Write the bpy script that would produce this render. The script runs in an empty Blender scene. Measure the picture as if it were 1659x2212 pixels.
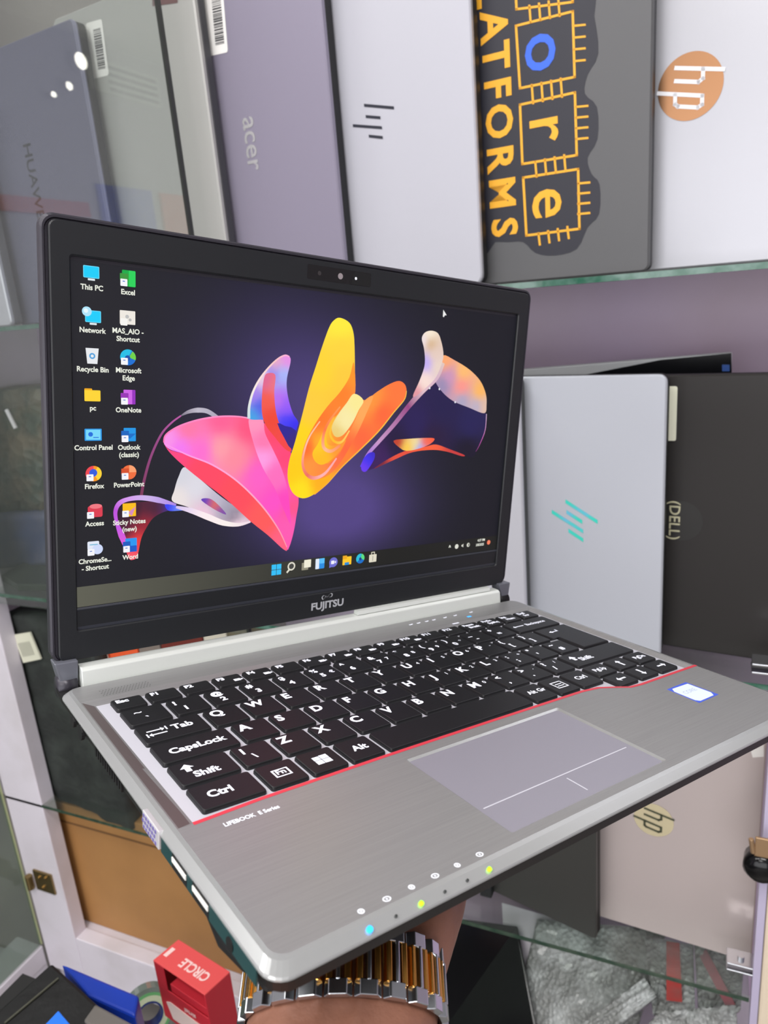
import bpy, math, random
from mathutils import Vector, Matrix
from mathutils.geometry import delaunay_2d_cdt
random.seed(7)
sc = bpy.context.scene
COL = sc.collection

# ------------------------------------------------------------------ camera
F = 1608.46                      # focal length in pixels of the 1659x2212 frame
CAM = Vector((0, 0, 1.45))
M = Matrix(((0.91383022, 0.04010038, -0.40411173),      # world axes in camera terms (x right, y down, z forward)
            (0.39776687, -0.28890065, 0.87081452),
            (-0.08182815, -0.95651888, -0.27995675)))
cd = bpy.data.cameras.new('camera'); cam = bpy.data.objects.new('camera', cd); COL.objects.link(cam)
cd.sensor_width = 36; cd.lens = 36 * F / 2212; cd.clip_start = .01
cx, cy, cz = M.col[0], M.col[1], M.col[2]
cam.matrix_world = Matrix(((cx[0], -cy[0], -cz[0], CAM[0]), (cx[1], -cy[1], -cz[1], CAM[1]),
                           (cx[2], -cy[2], -cz[2], CAM[2]), (0, 0, 0, 1)))
cd.dof.use_dof = True; cd.dof.focus_distance = .36; cd.dof.aperture_fstop = 18
sc.camera = cam
sc.view_settings.view_transform = 'Standard'; sc.view_settings.look = 'None'
sc.view_settings.gamma = 1; sc.view_settings.use_curve_mapping = False
sc.view_settings.exposure = 0.0
# ------------------------------------------------------------------ world
w = bpy.data.worlds.new('shop_air'); sc.world = w; w.use_nodes = True
w.node_tree.nodes['Background'].inputs[0].default_value = (.80, .83, .90, 1)
w.node_tree.nodes['Background'].inputs[1].default_value = .35
# ------------------------------------------------------------------ lamps: the shop's ceiling panels
def area(name, loc, size, power, col=(1, .98, .96), rot=(0, 0, 0)):
    l = bpy.data.lights.new(name, 'AREA'); l.shape = 'RECTANGLE'; l.size, l.size_y = size; l.energy = power; l.color = col
    o = bpy.data.objects.new(name, l); COL.objects.link(o); o.location = loc; o.rotation_euler = rot; return o
LAMPS = [(-.9, -.55, 2.85, 1.1, .55, 19), (.55, -.35, 2.85, 1.1, .55, 21), (-.2, -2.0, 2.85, 1.2, .6, 24), (-1.2, .45, 2.85, .5, .3, 7)]
area('shop_front_daylight', (-.1, -3.5, 1.45), (4.4, 2.2), 80, (.97, .98, 1), (math.radians(90), 0, 0))      # daylight through the open shop front

# ------------------------------------------------------------------ helpers
def lin(c):
    return tuple(((x / 255 / 12.92) if x / 255 <= .04045 else ((x / 255 + .055) / 1.055) ** 2.4) for x in c[:3])
MATS = {}
def mat(name, col, rough=.5, metal=0., spec=.5, emit=None, es=1., bump=None, noise=None, coat=0., trans=0., aniso=0.):
    if name in MATS: return MATS[name]
    m = bpy.data.materials.new(name); m.use_nodes = True; nt = m.node_tree; b = nt.nodes['Principled BSDF']
    b.inputs['Base Color'].default_value = (*lin(col), 1); b.inputs['Roughness'].default_value = rough
    b.inputs['Metallic'].default_value = metal; b.inputs['Specular IOR Level'].default_value = spec
    b.inputs['Coat Weight'].default_value = coat; b.inputs['Transmission Weight'].default_value = trans
    if aniso: b.inputs['Anisotropic'].default_value = aniso
    if emit: b.inputs['Emission Color'].default_value = (*lin(emit), 1); b.inputs['Emission Strength'].default_value = es
    if noise or bump:
        tc = nt.nodes.new('ShaderNodeTexCoord')
        mp = nt.nodes.new('ShaderNodeMapping'); nt.links.new(tc.outputs['Object'], mp.inputs[0])
    if noise:   # (scale, colour2, low, high, stretch)
        mp.inputs['Scale'].default_value = noise[4] if len(noise) > 4 else (1, 1, 1)
        n = nt.nodes.new('ShaderNodeTexNoise'); n.inputs['Scale'].default_value = noise[0]; n.inputs['Detail'].default_value = 5
        nt.links.new(mp.outputs[0], n.inputs['Vector'])
        r = nt.nodes.new('ShaderNodeValToRGB'); nt.links.new(n.outputs[0], r.inputs[0])
        r.color_ramp.elements[0].position = noise[2]; r.color_ramp.elements[1].position = noise[3]
        r.color_ramp.elements[0].color = (*lin(col), 1); r.color_ramp.elements[1].color = (*lin(noise[1]), 1)
        nt.links.new(r.outputs[0], b.inputs['Base Color'])
    if bump:    # (kind, scale, strength, distance)
        if bump[0] == 'v':
            t = nt.nodes.new('ShaderNodeTexVoronoi'); o = t.outputs['Distance']
        else:
            t = nt.nodes.new('ShaderNodeTexNoise'); o = t.outputs[0]; t.inputs['Detail'].default_value = 4
        t.inputs['Scale'].default_value = bump[1]
        nt.links.new(tc.outputs['Object'], t.inputs['Vector'])
        bp = nt.nodes.new('ShaderNodeBump'); bp.inputs['Strength'].default_value = bump[2]; bp.inputs['Distance'].default_value = bump[3]
        nt.links.new(o, bp.inputs['Height']); nt.links.new(bp.outputs[0], b.inputs['Normal'])
    MATS[name] = m; return m

def glass(name, tint=(235, 245, 240), ior=1.5, rough=.0, opacity=0., haze=(200, 205, 200)):
    if name in MATS: return MATS[name]
    m = bpy.data.materials.new(name); m.use_nodes = True; nt = m.node_tree; nt.nodes.clear()
    out = nt.nodes.new('ShaderNodeOutputMaterial'); tr = nt.nodes.new('ShaderNodeBsdfTransparent'); tr.inputs[0].default_value = (*lin(tint), 1)
    gl = nt.nodes.new('ShaderNodeBsdfGlossy'); gl.inputs['Roughness'].default_value = rough
    lw = nt.nodes.new('ShaderNodeLayerWeight'); lw.inputs[0].default_value = .5
    pw = nt.nodes.new('ShaderNodeMath'); pw.operation = 'POWER'; nt.links.new(lw.outputs['Facing'], pw.inputs[0]); pw.inputs[1].default_value = 5
    fr = nt.nodes.new('ShaderNodeMath'); fr.operation = 'MULTIPLY_ADD'; nt.links.new(pw.outputs[0], fr.inputs[0]); f0 = ((ior - 1) / (ior + 1)) ** 2
    fr.inputs[1].default_value = 1 - f0; fr.inputs[2].default_value = f0
    mx = nt.nodes.new('ShaderNodeMixShader'); nt.links.new(fr.outputs[0], mx.inputs[0]); nt.links.new(tr.outputs[0], mx.inputs[1]); nt.links.new(gl.outputs[0], mx.inputs[2])
    last = mx
    if opacity:
        df = nt.nodes.new('ShaderNodeBsdfDiffuse'); df.inputs[0].default_value = (*lin(haze), 1)
        m2 = nt.nodes.new('ShaderNodeMixShader'); m2.inputs[0].default_value = opacity
        nt.links.new(mx.outputs[0], m2.inputs[1]); nt.links.new(df.outputs[0], m2.inputs[2]); last = m2
    nt.links.new(last.outputs[0], out.inputs[0]); MATS[name] = m; return m

def vcmat(name, strength):      # screen pixels: light comes from the display itself
    m = bpy.data.materials.new(name); m.use_nodes = True; nt = m.node_tree; b = nt.nodes['Principled BSDF']
    b.inputs['Base Color'].default_value = (.004, .004, .004, 1); b.inputs['Roughness'].default_value = .5
    b.inputs['Specular IOR Level'].default_value = .25
    a = nt.nodes.new('ShaderNodeVertexColor'); a.layer_name = 'Col'
    nt.links.new(a.outputs[0], b.inputs['Emission Color']); b.inputs['Emission Strength'].default_value = strength
    return m

class MB:
    def __init__(s): s.v = []; s.f = []; s.m = []; s.c = []
    def add(s, vs, fs, mi=0, cols=None):
        o = len(s.v); s.v += [tuple(p) for p in vs]; s.f += [tuple(i + o for i in f) for f in fs]; s.m += [mi] * len(fs)
        s.c += cols if cols else [(1, 1, 1)] * len(vs); return s
    def loft(s, rings, mi=0, cap0=True, cap1=True, closed=True):
        n = len(rings[0]); vs = [p for r in rings for p in r]; fs = []
        for k in range(len(rings) - 1):
            for i in range(n if closed else n - 1):
                j = (i + 1) % n; fs.append((k * n + i, k * n + j, (k + 1) * n + j, (k + 1) * n + i))
        if cap0: fs.append(tuple(reversed(range(n))))
        if cap1: fs.append(tuple(range((len(rings) - 1) * n, len(rings) * n)))
        return s.add(vs, fs, mi)
    def box(s, a, b, mi=0):
        (x0, y0, z0), (x1, y1, z1) = a, b
        return s.loft([[(x0, y0, z0), (x1, y0, z0), (x1, y1, z0), (x0, y1, z0)], [(x0, y0, z1), (x1, y0, z1), (x1, y1, z1), (x0, y1, z1)]], mi)
    def tube(s, pts, r, n=10, mi=0):
        pts = [Vector(p) for p in pts]; rings = []; up = None
        for i, p in enumerate(pts):
            d = (pts[min(i + 1, len(pts) - 1)] - pts[max(i - 1, 0)]).normalized()
            if up is None: up = d.orthogonal().normalized()
            up = (up - d * up.dot(d)).normalized(); sd = d.cross(up)
            rr_ = r[i] if isinstance(r, (list, tuple)) else r
            ra, rb = rr_ if isinstance(rr_, (list, tuple)) else (rr_, rr_)
            rings.append([p + up * math.cos(2 * math.pi * k / n) * ra + sd * math.sin(2 * math.pi * k / n) * rb for k in range(n)])
        return s.loft(rings, mi)
    def build(s, name, mats, parent=None, tf=None, smooth=False, bevel=0):
        me = bpy.data.meshes.new(name)
        vs = [tf(p) for p in s.v] if tf else s.v
        me.from_pydata([tuple(p) for p in vs], [], s.f)
        if not isinstance(mats, (list, tuple)): mats = [mats]
        for m in mats: me.materials.append(m)
        me.polygons.foreach_set('material_index', s.m)
        if smooth: me.polygons.foreach_set('use_smooth', [True] * len(me.polygons))
        if any(c != (1, 1, 1) for c in s.c):
            ca = me.color_attributes.new('Col', 'FLOAT_COLOR', 'POINT')
            ca.data.foreach_set('color', [x for c in s.c for x in (*c, 1.)])
        me.update(); o = bpy.data.objects.new(name, me); COL.objects.link(o)
        if parent: o.parent = parent
        if bevel:
            b = o.modifiers.new('bevel', 'BEVEL'); b.width = bevel; b.segments = 2; b.limit_method = 'ANGLE'
        return o

def rr(x0, y0, x1, y1, r, n=5):
    o = []
    for (cx_, cy_, a0) in ((x1 - r, y0 + r, -90), (x1 - r, y1 - r, 0), (x0 + r, y1 - r, 90), (x0 + r, y0 + r, 180)):
        for k in range(n + 1):
            a = math.radians(a0 + 90 * k / n); o.append((cx_ + r * math.cos(a), cy_ + r * math.sin(a)))
    return o
def lay(o2, z): return [(x, y, z) for x, y in o2]
def plate_holes(outer, holes, z):      # flat face with holes -> verts, faces
    co = [Vector(p) for p in outer]; ed = [(i, (i + 1) % len(outer)) for i in range(len(outer))]
    for h in holes:
        o = len(co); co += [Vector(p) for p in h]; ed += [(o + i, o + (i + 1) % len(h)) for i in range(len(h))]
    vs, _, fs = delaunay_2d_cdt(co, ed, [], 1, 1e-6)[:3]
    def inside(P, x, y):
        c = False
        for i in range(len(P)):
            (xa, ya), (xb, yb) = P[i - 1], P[i]
            if (ya > y) != (yb > y) and x < (xb - xa) * (y - ya) / (yb - ya) + xa: c = not c
        return c
    fs = [f for f in fs if not any(inside(h, sum(vs[i].x for i in f) / len(f), sum(vs[i].y for i in f) / len(f)) for h in holes)]
    return [(v.x, v.y, z) for v in vs], fs
def spline(P, n=6, closed=True):
    o = []; L = len(P)
    for i in range(L if closed else L - 1):
        g = (lambda k: P[k % L]) if closed else (lambda k: P[max(0, min(L - 1, k))])
        p0, p1, p2, p3 = g(i - 1), g(i), g(i + 1), g(i + 2)
        for k in range(n):
            t = k / n
            o.append(tuple(.5 * (2 * p1[j] + (p2[j] - p0[j]) * t + (2 * p0[j] - 5 * p1[j] + 4 * p2[j] - p3[j]) * t * t + (3 * p1[j] - p0[j] - 3 * p2[j] + p3[j]) * t ** 3) for j in range(2)))
    if not closed: o.append(tuple(P[-1]))
    return o
_tc = {}
def text2d(s, size=1., bold=0., align='CENTER', sx=1., space=1.):
    key = (s, bold, align, space)
    if key not in _tc:
        cu = bpy.data.curves.new('glyphs', 'FONT'); cu.body = s; cu.size = 1; cu.offset = bold; cu.align_x = align; cu.align_y = 'CENTER'; cu.resolution_u = 3; cu.space_character = space
        ob = bpy.data.objects.new('glyphs', cu); me = ob.to_mesh()
        _tc[key] = ([(v.co.x, v.co.y) for v in me.vertices], [tuple(p.vertices) for p in me.polygons])
        ob.to_mesh_clear(); bpy.data.objects.remove(ob); bpy.data.curves.remove(cu)
    v, f = _tc[key]
    return [(x * size * sx, y * size) for x, y in v], f
def tag(o, label=None, cat=None, group=None, kind=None):
    if label: o['label'] = label
    if cat: o['category'] = cat
    if group: o['group'] = group
    if kind: o['kind'] = kind
    return o
def thing(name, label, cat, loc=(0, 0, 0), rotz=0, group=None, mw=None):
    o = bpy.data.objects.new(name, None); COL.objects.link(o); o.empty_display_size = .05
    if mw: o.matrix_world = mw
    else: o.location = loc; o.rotation_euler = (0, 0, rotz)
    return tag(o, label, cat, group)
def at(px, py, Y):              # point of the place seen at (px, py) whose distance into the cabinet is Y
    v = M @ Vector(((px - 829.5) / F, (py - 1106) / F, 1)); return CAM + v * (Y / v.y)
def onz(px, py, z):
    v = M @ Vector(((px - 829.5) / F, (py - 1106) / F, 1)); return CAM + v * ((z - CAM.z) / v.z)

# ------------------------------------------------------------------ colours
m_black = mat('black_plastic', (24, 25, 28), .45, bump=('n', 900, .12, .0004))
m_bezel = mat('bezel_plastic', (24, 26, 30), .46, bump=('n', 2500, .15, .0002))
m_shell = mat('lid_shell', (56, 54, 62), .35, .3)
m_deep = mat('deep_black', (6, 6, 8), .6)
m_white = mat('white_paint', (226, 222, 226), .4)
m_print = mat('white_print', (235, 238, 250), .5, emit=(235, 238, 255), es=.22)  # faint glow added to brighten the print, which is no lamp

# ================================================================== THE ROOM
def struct(name, a, b, m):
    o = MB().box(a, b).build(name, m); o['kind'] = 'structure'; return o
struct('floor', (-3.2, -3.6, -.05), (3.2, 1.35, 0), mat('floor_tile', (150, 146, 140), .4, noise=(3, (128, 124, 120), .4, .6)))
struct('ceiling', (-3.2, -3.6, 2.9), (3.2, 1.35, 2.95), mat('ceiling_white', (225, 225, 225), .7))
m_wall = mat('wall_paint', (196, 192, 198), .6)
struct('wall_back', (-3.2, 1.35, 0), (3.2, 1.4, 2.9), m_wall)
struct('wall_front', (-3.2, -3.65, 0), (3.2, -3.6, 2.9), m_wall)
struct('wall_left', (-3.25, -3.6, 0), (-3.2, 1.35, 2.9), m_wall)
struct('wall_right', (3.2, -3.6, 0), (3.25, 1.35, 2.9), m_wall)
m_lamp = mat('lamp_panel', (255, 255, 255), .5, emit=(255, 250, 245), es=3.)
for i, (x, y, z, sx_, sy_, p) in enumerate(LAMPS):
    t = thing('ceiling_light', 'white ceiling light panel above the display shelves', 'ceiling light', (x, y, z + .04), 0, 'ceiling light panels')
    MB().box((-sx_ / 2, -sy_ / 2, -.02), (sx_ / 2, sy_ / 2, .008)).build('diffuser', m_lamp, t)
    MB().loft([lay(rr(-sx_ / 2 - .02, -sy_ / 2 - .02, sx_ / 2 + .02, sy_ / 2 + .02, .01, 2), k) for k in (-.012, .01)]).build('frame', m_white, t)
    area('ceiling_lamp_light', (x, y, z - .03), (sx_, sy_), p)

# ================================================================== CABINET
ZU, ZM, ZL, ZB = 1.45, 1.45 - .432, 1.45 - .8625, .27      # upper, middle, lower shelf and cabinet floor
XL, XR, D = -1.224, .155, .80
cab = thing('display_cabinet', 'white framed display cabinet with glass shelves full of laptops', 'cabinet', ((XL + XR) / 2, D + .15, 0))
def L2(o):  # world -> local of a thing placed without rotation
    p = o.location.copy(); return lambda q: (q[0] - p.x, q[1] - p.y, q[2] - p.z)
lc = L2(cab)
m_back = mat('cabinet_back', (198, 178, 206), .35, noise=(2.2, (178, 154, 170), .35, .65))
MB().box((XL, 1.10, .1), (1.2, 1.12, ZU - .003)).build('back_panel', m_back, cab, lc)
MB().box((XL, 1.10, ZU - .003), (1.2, 1.12, 2.3)).build('back_panel', mat('cabinet_back_upper', (134, 130, 126), .5), cab, lc)
m_frame = mat('white_laminate', (222, 216, 226), .4, noise=(9, (206, 200, 206), .45, .75))
m_cream = mat('cream_laminate', (228, 212, 188), .45)
MB().box((XL, D, ZB - .1), (-1.126, D + .03, 2.3)).build('post', m_frame, cab, lc, bevel=.002)
MB().box((.075, D - .004, ZB - .1), (XR, D + .03, ZM - .0)).build('post', m_cream, cab, lc, bevel=.003)
MB().box((.066, D - .002, ZB - .1), (.0742, D + .012, ZM - .0)).build('edge_strip', mat('lavender_strip', (186, 178, 204), .4), cab, lc)
MB().box((-1.126, D + .001, .175), (.066, D + .03, ZB + .004)).build('rail', m_frame, cab, lc, bevel=.002)
MB().box((-1.224, D + .03, ZB - .02), (.155, 1.10, ZB)).build('bottom_board', m_frame, cab, lc)
MB().box((-1.24, D + .03, .1), (-1.224, 1.10, 2.3)).build('side_panel', m_frame, cab, lc)
# sliding pane that covers the left half
pane = MB().box((-1.22, D - .012, ZM - .012), (-.5935, D - .007, 2.2)).build('glass_door', glass('door_glass', (246, 248, 247), 1.72, opacity=.03), cab, lc)
MB().box((-.5935, D - .013, ZM - .012), (-.5900, D - .006, 2.2)).build('door_edge', mat('door_edge', (34, 38, 34), .3), cab, lc)
# gold hinge on the left post
p = at(90, 1900, D) ; hb = MB()
hb.box((p.x - .015, D - .004, p.z - .024), (p.x + .034, D + .001, p.z + .022)); hb.tube([(p.x - .028, D - .006, p.z - .024), (p.x - .028, D - .006, p.z + .006)], .007, 12)
for q in ((.0, .008), (.018, .012), (.005, -.014)): hb.tube([(p.x + q[0], D - .007, p.z + q[1]), (p.x + q[0], D - .003, p.z + q[1])], .0035, 8)
tag(hb.build('hinge', mat('old_brass', (150, 128, 86), .25, .9), cab, lc, smooth=False), 'worn brass hinge')
# lock on the right post with the key in it
p = at(1644, 1872, D - .02); kb = MB()
kb.tube([(p.x, D - .004, p.z), (p.x, D - .022, p.z), (p.x, D - .03, p.z)], [.017, .019, .014], 20)
lk = kb.build('lock', mat('lock_black', (14, 14, 16), .15, .3), cab, lc, smooth=True)
kb = MB(); kb.box((p.x - .008, D - .026, p.z + .017), (p.x + .008, D - .023, p.z + .042)); kb.tube([(p.x - .009, D - .0245, p.z + .02), (p.x - .012, D - .0245, p.z + .038)], .003)
kb.build('key', mat('brass_key', (178, 146, 112), .3, .7), lk, lc, bevel=.001)
# shelves
g_shelf = glass('shelf_glass', (240, 245, 242), 1.5, .02, .03, (170, 180, 176))
m_edge = mat('glass_edge', (84, 118, 106), .15, noise=(60, (36, 90, 70), .4, .6), coat=.5)
m_edge2 = mat('glass_edge_dark', (58, 76, 62), .15, noise=(60, (34, 60, 46), .4, .6), coat=.5)
def shelf(z, x0, x1, y0, th, label, me_):
    t = thing('glass_shelf', label, 'shelf', ((x0 + x1) / 2, (y0 + 1.1) / 2, z - th)); l = L2(t)
    MB().box((x0, y0 + .0015, z - th), (x1, 1.099, z)).build('pane', g_shelf, t, l)
    MB().box((x0, y0, z - th + .0003), (x1, y0 + .0012, z - .0003)).build('ground_edge', me_, t, l)
    return t
shelf(ZU, -1.223, 1.1, D, .0065, 'uppermost glass shelf with green edge carrying a row of upright laptops', m_edge)
shelf(ZM, -1.223, .064, D, .0065, 'middle glass shelf carrying the silver and black laptops behind the open laptop', m_edge)
shelf(ZL, -1.223, .064, D, .006, 'lowest glass shelf, dark green edge, just above the bubble wrapped parcels', m_edge2)
m_chrome = mat('chrome', (210, 212, 216), .12, 1.)
def clip(px, py, Y, label, w_=.032):
    c = at(px, py, Y); t = thing('shelf_clip', label, 'shelf clip', c)
    MB().box((-w_ / 2, -.012, -.006), (w_ / 2, .012, -.0035)).box((-w_ / 2, -.012, .0035), (w_ / 2, .012, .006)).box((w_ / 2 - .003, -.012, -.006), (w_ / 2, .012, .006)).build('bracket', m_chrome, t, bevel=.0008)
    MB().tube([(0, 0, .006), (0, 0, .010)], .004, 10).build('screw', m_chrome, t)
clip(1600, 2078, D + .012, 'chrome clip holding the lowest glass shelf at the right post')
clip(1668, 1438, D + .004, 'chrome clip at the right end of the middle glass shelf', .04)
clip(82, 1712, D + .014, 'chrome clip holding the lowest glass shelf at the left post', .03)

# ------------------------------------------------------------------ laptops standing on the shelves
class Up:
    def __init__(s, label, R, z, W, H, yaw, lid, base, T=.019, r=.008, rough=.4, metal=.5, edge=None, group=None, lean=0):
        s.a = math.radians(yaw); s.R = Vector((R[0], R[1], z))
        s.t = thing('laptop', label, 'laptop', s.R, -s.a, group)
        s.W, s.H, s.T = W, H, T
        nm = 'lid_' + '_'.join(map(str, lid)); ml = mat(nm, lid, rough, metal); mb_ = mat('base_' + '_'.join(map(str, base)), base, .5, .2)
        def slab(y0, y1, ins, c):
            out = []
            for y, d in ((y0, ins + c), (y0 + c, ins), (y1 - c * .5, ins), (y1, ins + c * .5)):
                out.append([(x, y, z_) for x, z_ in rr(-W + d, d, -d, H - d, max(r - d, .001), 5)])
            return out
        tl = T * .36
        MB().loft(slab(0, tl, 0, .0016)).build('lid', ml, s.t, bevel=0)
        MB().loft(slab(tl + .0012, T, .0006, .001)).build('base', mb_, s.t)
        MB().loft([[(x, y, z_) for x, z_ in rr(-W + .003, .003, -.003, H - .003, .004, 3)] for y in (tl - .0005, tl + .0018)]).build('gap_shade', m_deep, s.t)  # black filler put in as the shade between lid and base
        if edge:
            MB().loft([[(x, y, z_) for x, z_ in rr(-W - .0002, -.0002, .0002, H + .0002, r, 5)] for y in (.0022, .0042)]).build('bright_edge', mat('edge_' + str(edge[0]), edge, .25, .3), s.t)
    def face(s, px, py):       # local x, z on the outer lid face of the point seen at (px, py)
        v = M @ Vector(((px - 829.5) / F, (py - 1106) / F, 1))
        n = Vector((math.sin(s.a), math.cos(s.a), 0)); k = (s.R - CAM).dot(n) / v.dot(n); q = CAM + v * k - s.R
        return (q.dot(Vector((math.cos(s.a), -math.sin(s.a), 0))), q.z)
    def decal(s, name, polys, m, d=.0004, parent=None):   # thin raised print: polys in local x,z
        b = MB()
        for P in polys: b.add([(x, -d, z) for x, z in P], [tuple(range(len(P)))])
        return b.build(name, m, parent or s.t)
    def text(s, name, txt, c, size, m, bold=.0, down=True, d=.0004, sx=1., b=None, mirror=1):
        v, f = text2d(txt, size, bold, 'CENTER', sx)
        P = [(c[0] + y, -d, c[1] - x * mirror) if down else (c[0] + x, -d, c[1] + y) for x, y in v]
        if b is not None: b.add(P, f); return
        return MB().add(P, f).build(name, m, s.t)
    def bars(s, c, k, m, sp=1., tilt=0., th=1.5):
        P = []
        for (x0, z0, x1, z1) in ((-10, 18, 28, 8.5), (-9, 6.4, 10, 1.8), (-27, .2, 11, -8.5), (-7, -14, 11, -18.5)):
            P.append([(c[0] + x * k, c[1] + (z * sp - x * tilt) * k) for x, z in ((x0, z0 - th), (x1, z1 - th), (x1, z1 + th), (x0, z0 + th))])
        return s.decal('logo', P, m)
    def roundel(s, c, r, m, m2):
        b = MB(); b.add([(c[0] + r * math.cos(a / 24 * math.pi), -.0005, c[1] + r * math.sin(a / 24 * math.pi)) for a in range(48)], [tuple(range(48))])
        lg = b.build('logo', m, s.t); b = MB(); k = r
        # slanted "hp" reading downwards: strokes in a frame u (reading, down) v (letter up, right)
        def st(pts, w_=.12):
            for (u0, v0), (u1, v1) in zip(pts, pts[1:]):
                du, dv = u1 - u0, v1 - v0; L = math.hypot(du, dv); nu, nv = -dv / L * w_ / 2, du / L * w_ / 2
                eu, ev = du / L * .05, dv / L * .05
                Q = [(u0 - eu + nu, v0 - ev + nv), (u1 + eu + nu, v1 + ev + nv), (u1 + eu - nu, v1 + ev - nv), (u0 - eu - nu, v0 - ev - nv)]
                b.add([(c[0] + v_ * k, -.0009, c[1] - u_ * k) for u_, v_ in Q], [(0, 1, 2, 3)])
        st([(-.62, -.45), (-.30, .98)]); st([(-.44, .38), (-.16, .38), (-.08, .25), (-.24, -.45)])
        st([(.02, -.98), (.34, .38), (.60, .38), (.66, .25), (.52, -.36), (.44, -.45), (.16, -.45)])
        return b.build('letters', m2, lg)
    def barcode(s, c, w_, h_, tilt=0., bars_=True, two=True):
        b = MB(); R_ = lambda x, z: (c[0] + x * math.cos(tilt) - z * math.sin(tilt), c[1] + x * math.sin(tilt) + z * math.cos(tilt))
        q = [R_(x, z) for x, z in rr(-w_ / 2, -h_ / 2, w_ / 2, h_ / 2, .003, 3)]; b.add([(x, -.0005, z) for x, z in q], [tuple(range(len(q)))])
        if two:
            q = [R_(x, z) for x, z in rr(-w_ * .85, -h_ / 2 + .001, -w_ / 2 - .001, h_ / 2 - .001, .002, 3)]; b.add([(x, -.0004, z) for x, z in q], [tuple(range(len(q)))])
        st_ = b.build('sticker', mat('label_white', (232, 230, 226), .5), s.t)
        if bars_:
            b = MB(); z = -h_ * .36; rnd = random.Random(3)
            while z < h_ * .36:
                t_ = rnd.choice((.0006, .001, .0016)); P = [R_(-.10 * w_, z), R_(.36 * w_, z), R_(.36 * w_, z + t_), R_(-.10 * w_, z + t_)]
                b.add([(x, -.0008, zz) for x, zz in P], [(0, 1, 2, 3)]); z += t_ + rnd.choice((.0007, .0012))
            b.build('barcode', mat('ink', (40, 40, 44), .6), st_)
        return st_
YW = 7
x1 = lambda k, Y: k * Y        # ratio X/Y measured along the shelf
za = ZU + .0005
silver0 = Up('pale laptop at the far left end of the upper shelf, only its edge showing', (-1.170 * .815, .815), za, .10, .34, YW, (214, 214, 222), (90, 90, 96))
silver0.barcode((-.004, .278), .02, .05, 0, False, False)
hua = Up('dark grey laptop with rounded top corner under the glass door, letters on its lid', (-.9075 * .82, .82), za, .235, .356, YW, (112, 112, 134), (26, 26, 30), edge=(170, 170, 200), metal=.4)
hua.text('lettering', 'HUAWEI', hua.face(74, 398), .0235, mat('dull_print', (44, 46, 52), .4), .01, sx=1.15)
g2 = Up('plain silver laptop beside the dark grey one, crossed by the edge of the glass door', (-.6875 * .825, .825), za, .245, .375, YW, (182, 182, 178), (70, 70, 74), metal=.35)
g2.barcode(g2.face(211, 107), .030, .062, -.06)
g2.decal('label_strip', [[g2.face(*q) for q in ((328, -20), (384, -20), (384, 6), (330, 14))]], mat('grey_label', (110, 84, 84), .5))
acer = Up('lilac grey laptop with four pale letters, between the plain silver and the white one', (-.492 * .83, .83), za, .232, .370, YW, (146, 140, 158), (18, 18, 20), metal=.35, T=.022)
acer.text('lettering', 'acer', acer.face(545, 310), .034, mat('lettering_chrome', (205, 205, 205), .25, .6), .01)
acer.barcode(acer.face(466, 44), .030, .070, -.06)
whp = Up('white laptop with four slanted black bars for a logo, on the upper shelf', (-.2925 * .835, .835), za, .25, .375, YW, (184, 184, 193), (34, 34, 36), metal=.1, r=.012)
whp.bars(whp.face(806, 262), .001, mat('logo_black', (44, 46, 56), .3))
whp.barcode((-.2495 + .006, .318), .010, .05, 0, True, False)
core = Up('dark grey laptop covered by a black and yellow chip sticker, upper shelf', (-.0835 * .84, .84), za, .26, .385, YW, (92, 92, 94), (16, 16, 18), metal=.2, rough=.5, r=.007)
hp2 = Up('pale silver laptop with a round copper logo, right end of the upper shelf', (.115, .85), za, .25, .34, YW, (176, 176, 182), (90, 90, 90), metal=.35, rough=.3)
hp2.roundel(hp2.face(1491, 187), .030, mat('copper_mirror', (160, 118, 86), .28, 1.), mat('logo_white', (232, 232, 236), .4))
silver9 = Up('light silver laptop behind the right end of the upper row', (.345, .862), za, .24, .34, YW, (205, 205, 212), (90, 90, 90))

# chip sticker on the dark grey laptop
def z2(x, y): return core.face(700 + x / 1.73, y / 1.73)
m_vinyl = mat('sticker_navy', (38, 38, 48), .5); m_yel = mat('sticker_yellow', (238, 172, 40), .5); m_blu = mat('sticker_blue', (52, 102, 226), .5)
blob = spline([(560, -60), (980, -60), (1010, 60), (1025, 200), (985, 280), (975, 350), (1020, 400), (1022, 520), (985, 590), (1000, 650), (1030, 690), (1028, 800), (985, 850), (945, 930), (860, 955), (790, 945), (745, 905), (690, 905), (640, 905), (560, 915)], 3)
stk = core.decal('sticker', [[z2(*q) for q in blob]], m_vinyl, .0003)
ys, bs = [], []
def line(pts, w_=9, tgt=None):
    for (x0, y0), (x1_, y1_) in zip(pts, pts[1:]):
        L = math.hypot(x1_ - x0, y1_ - y0); nx, ny = -(y1_ - y0) / L * w_ / 2, (x1_ - x0) / L * w_ / 2; ex, ey = (x1_ - x0) / L * w_ * .45, (y1_ - y0) / L * w_ * .45
        (tgt if tgt is not None else ys).append([z2(x0 - ex + nx, y0 - ey + ny), z2(x1_ + ex + nx, y1_ + ey + ny), z2(x1_ + ex - nx, y1_ + ey - ny), z2(x0 - ex - nx, y0 - ey - ny)])
for c4 in (((712, -130), (922, -170), (930, 8), (720, 35)), ((718, 97), (930, 43), (937, 288), (733, 330)), ((733, 392), (938, 346), (945, 580), (742, 613)), ((745, 664), (950, 632), (955, 855), (757, 880))):
    line(list(c4) + [c4[0]])
for yy in (-60, 0): pass
for (y0, x0, dx, st) in ((97, 935, 40, 44), (400, 943, 42, 40), (686, 950, 42, 38)):
    for k in range(4): line([(x0, y0 + k * st), (x0 + dx, y0 + k * st - 4)], 8)
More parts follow.
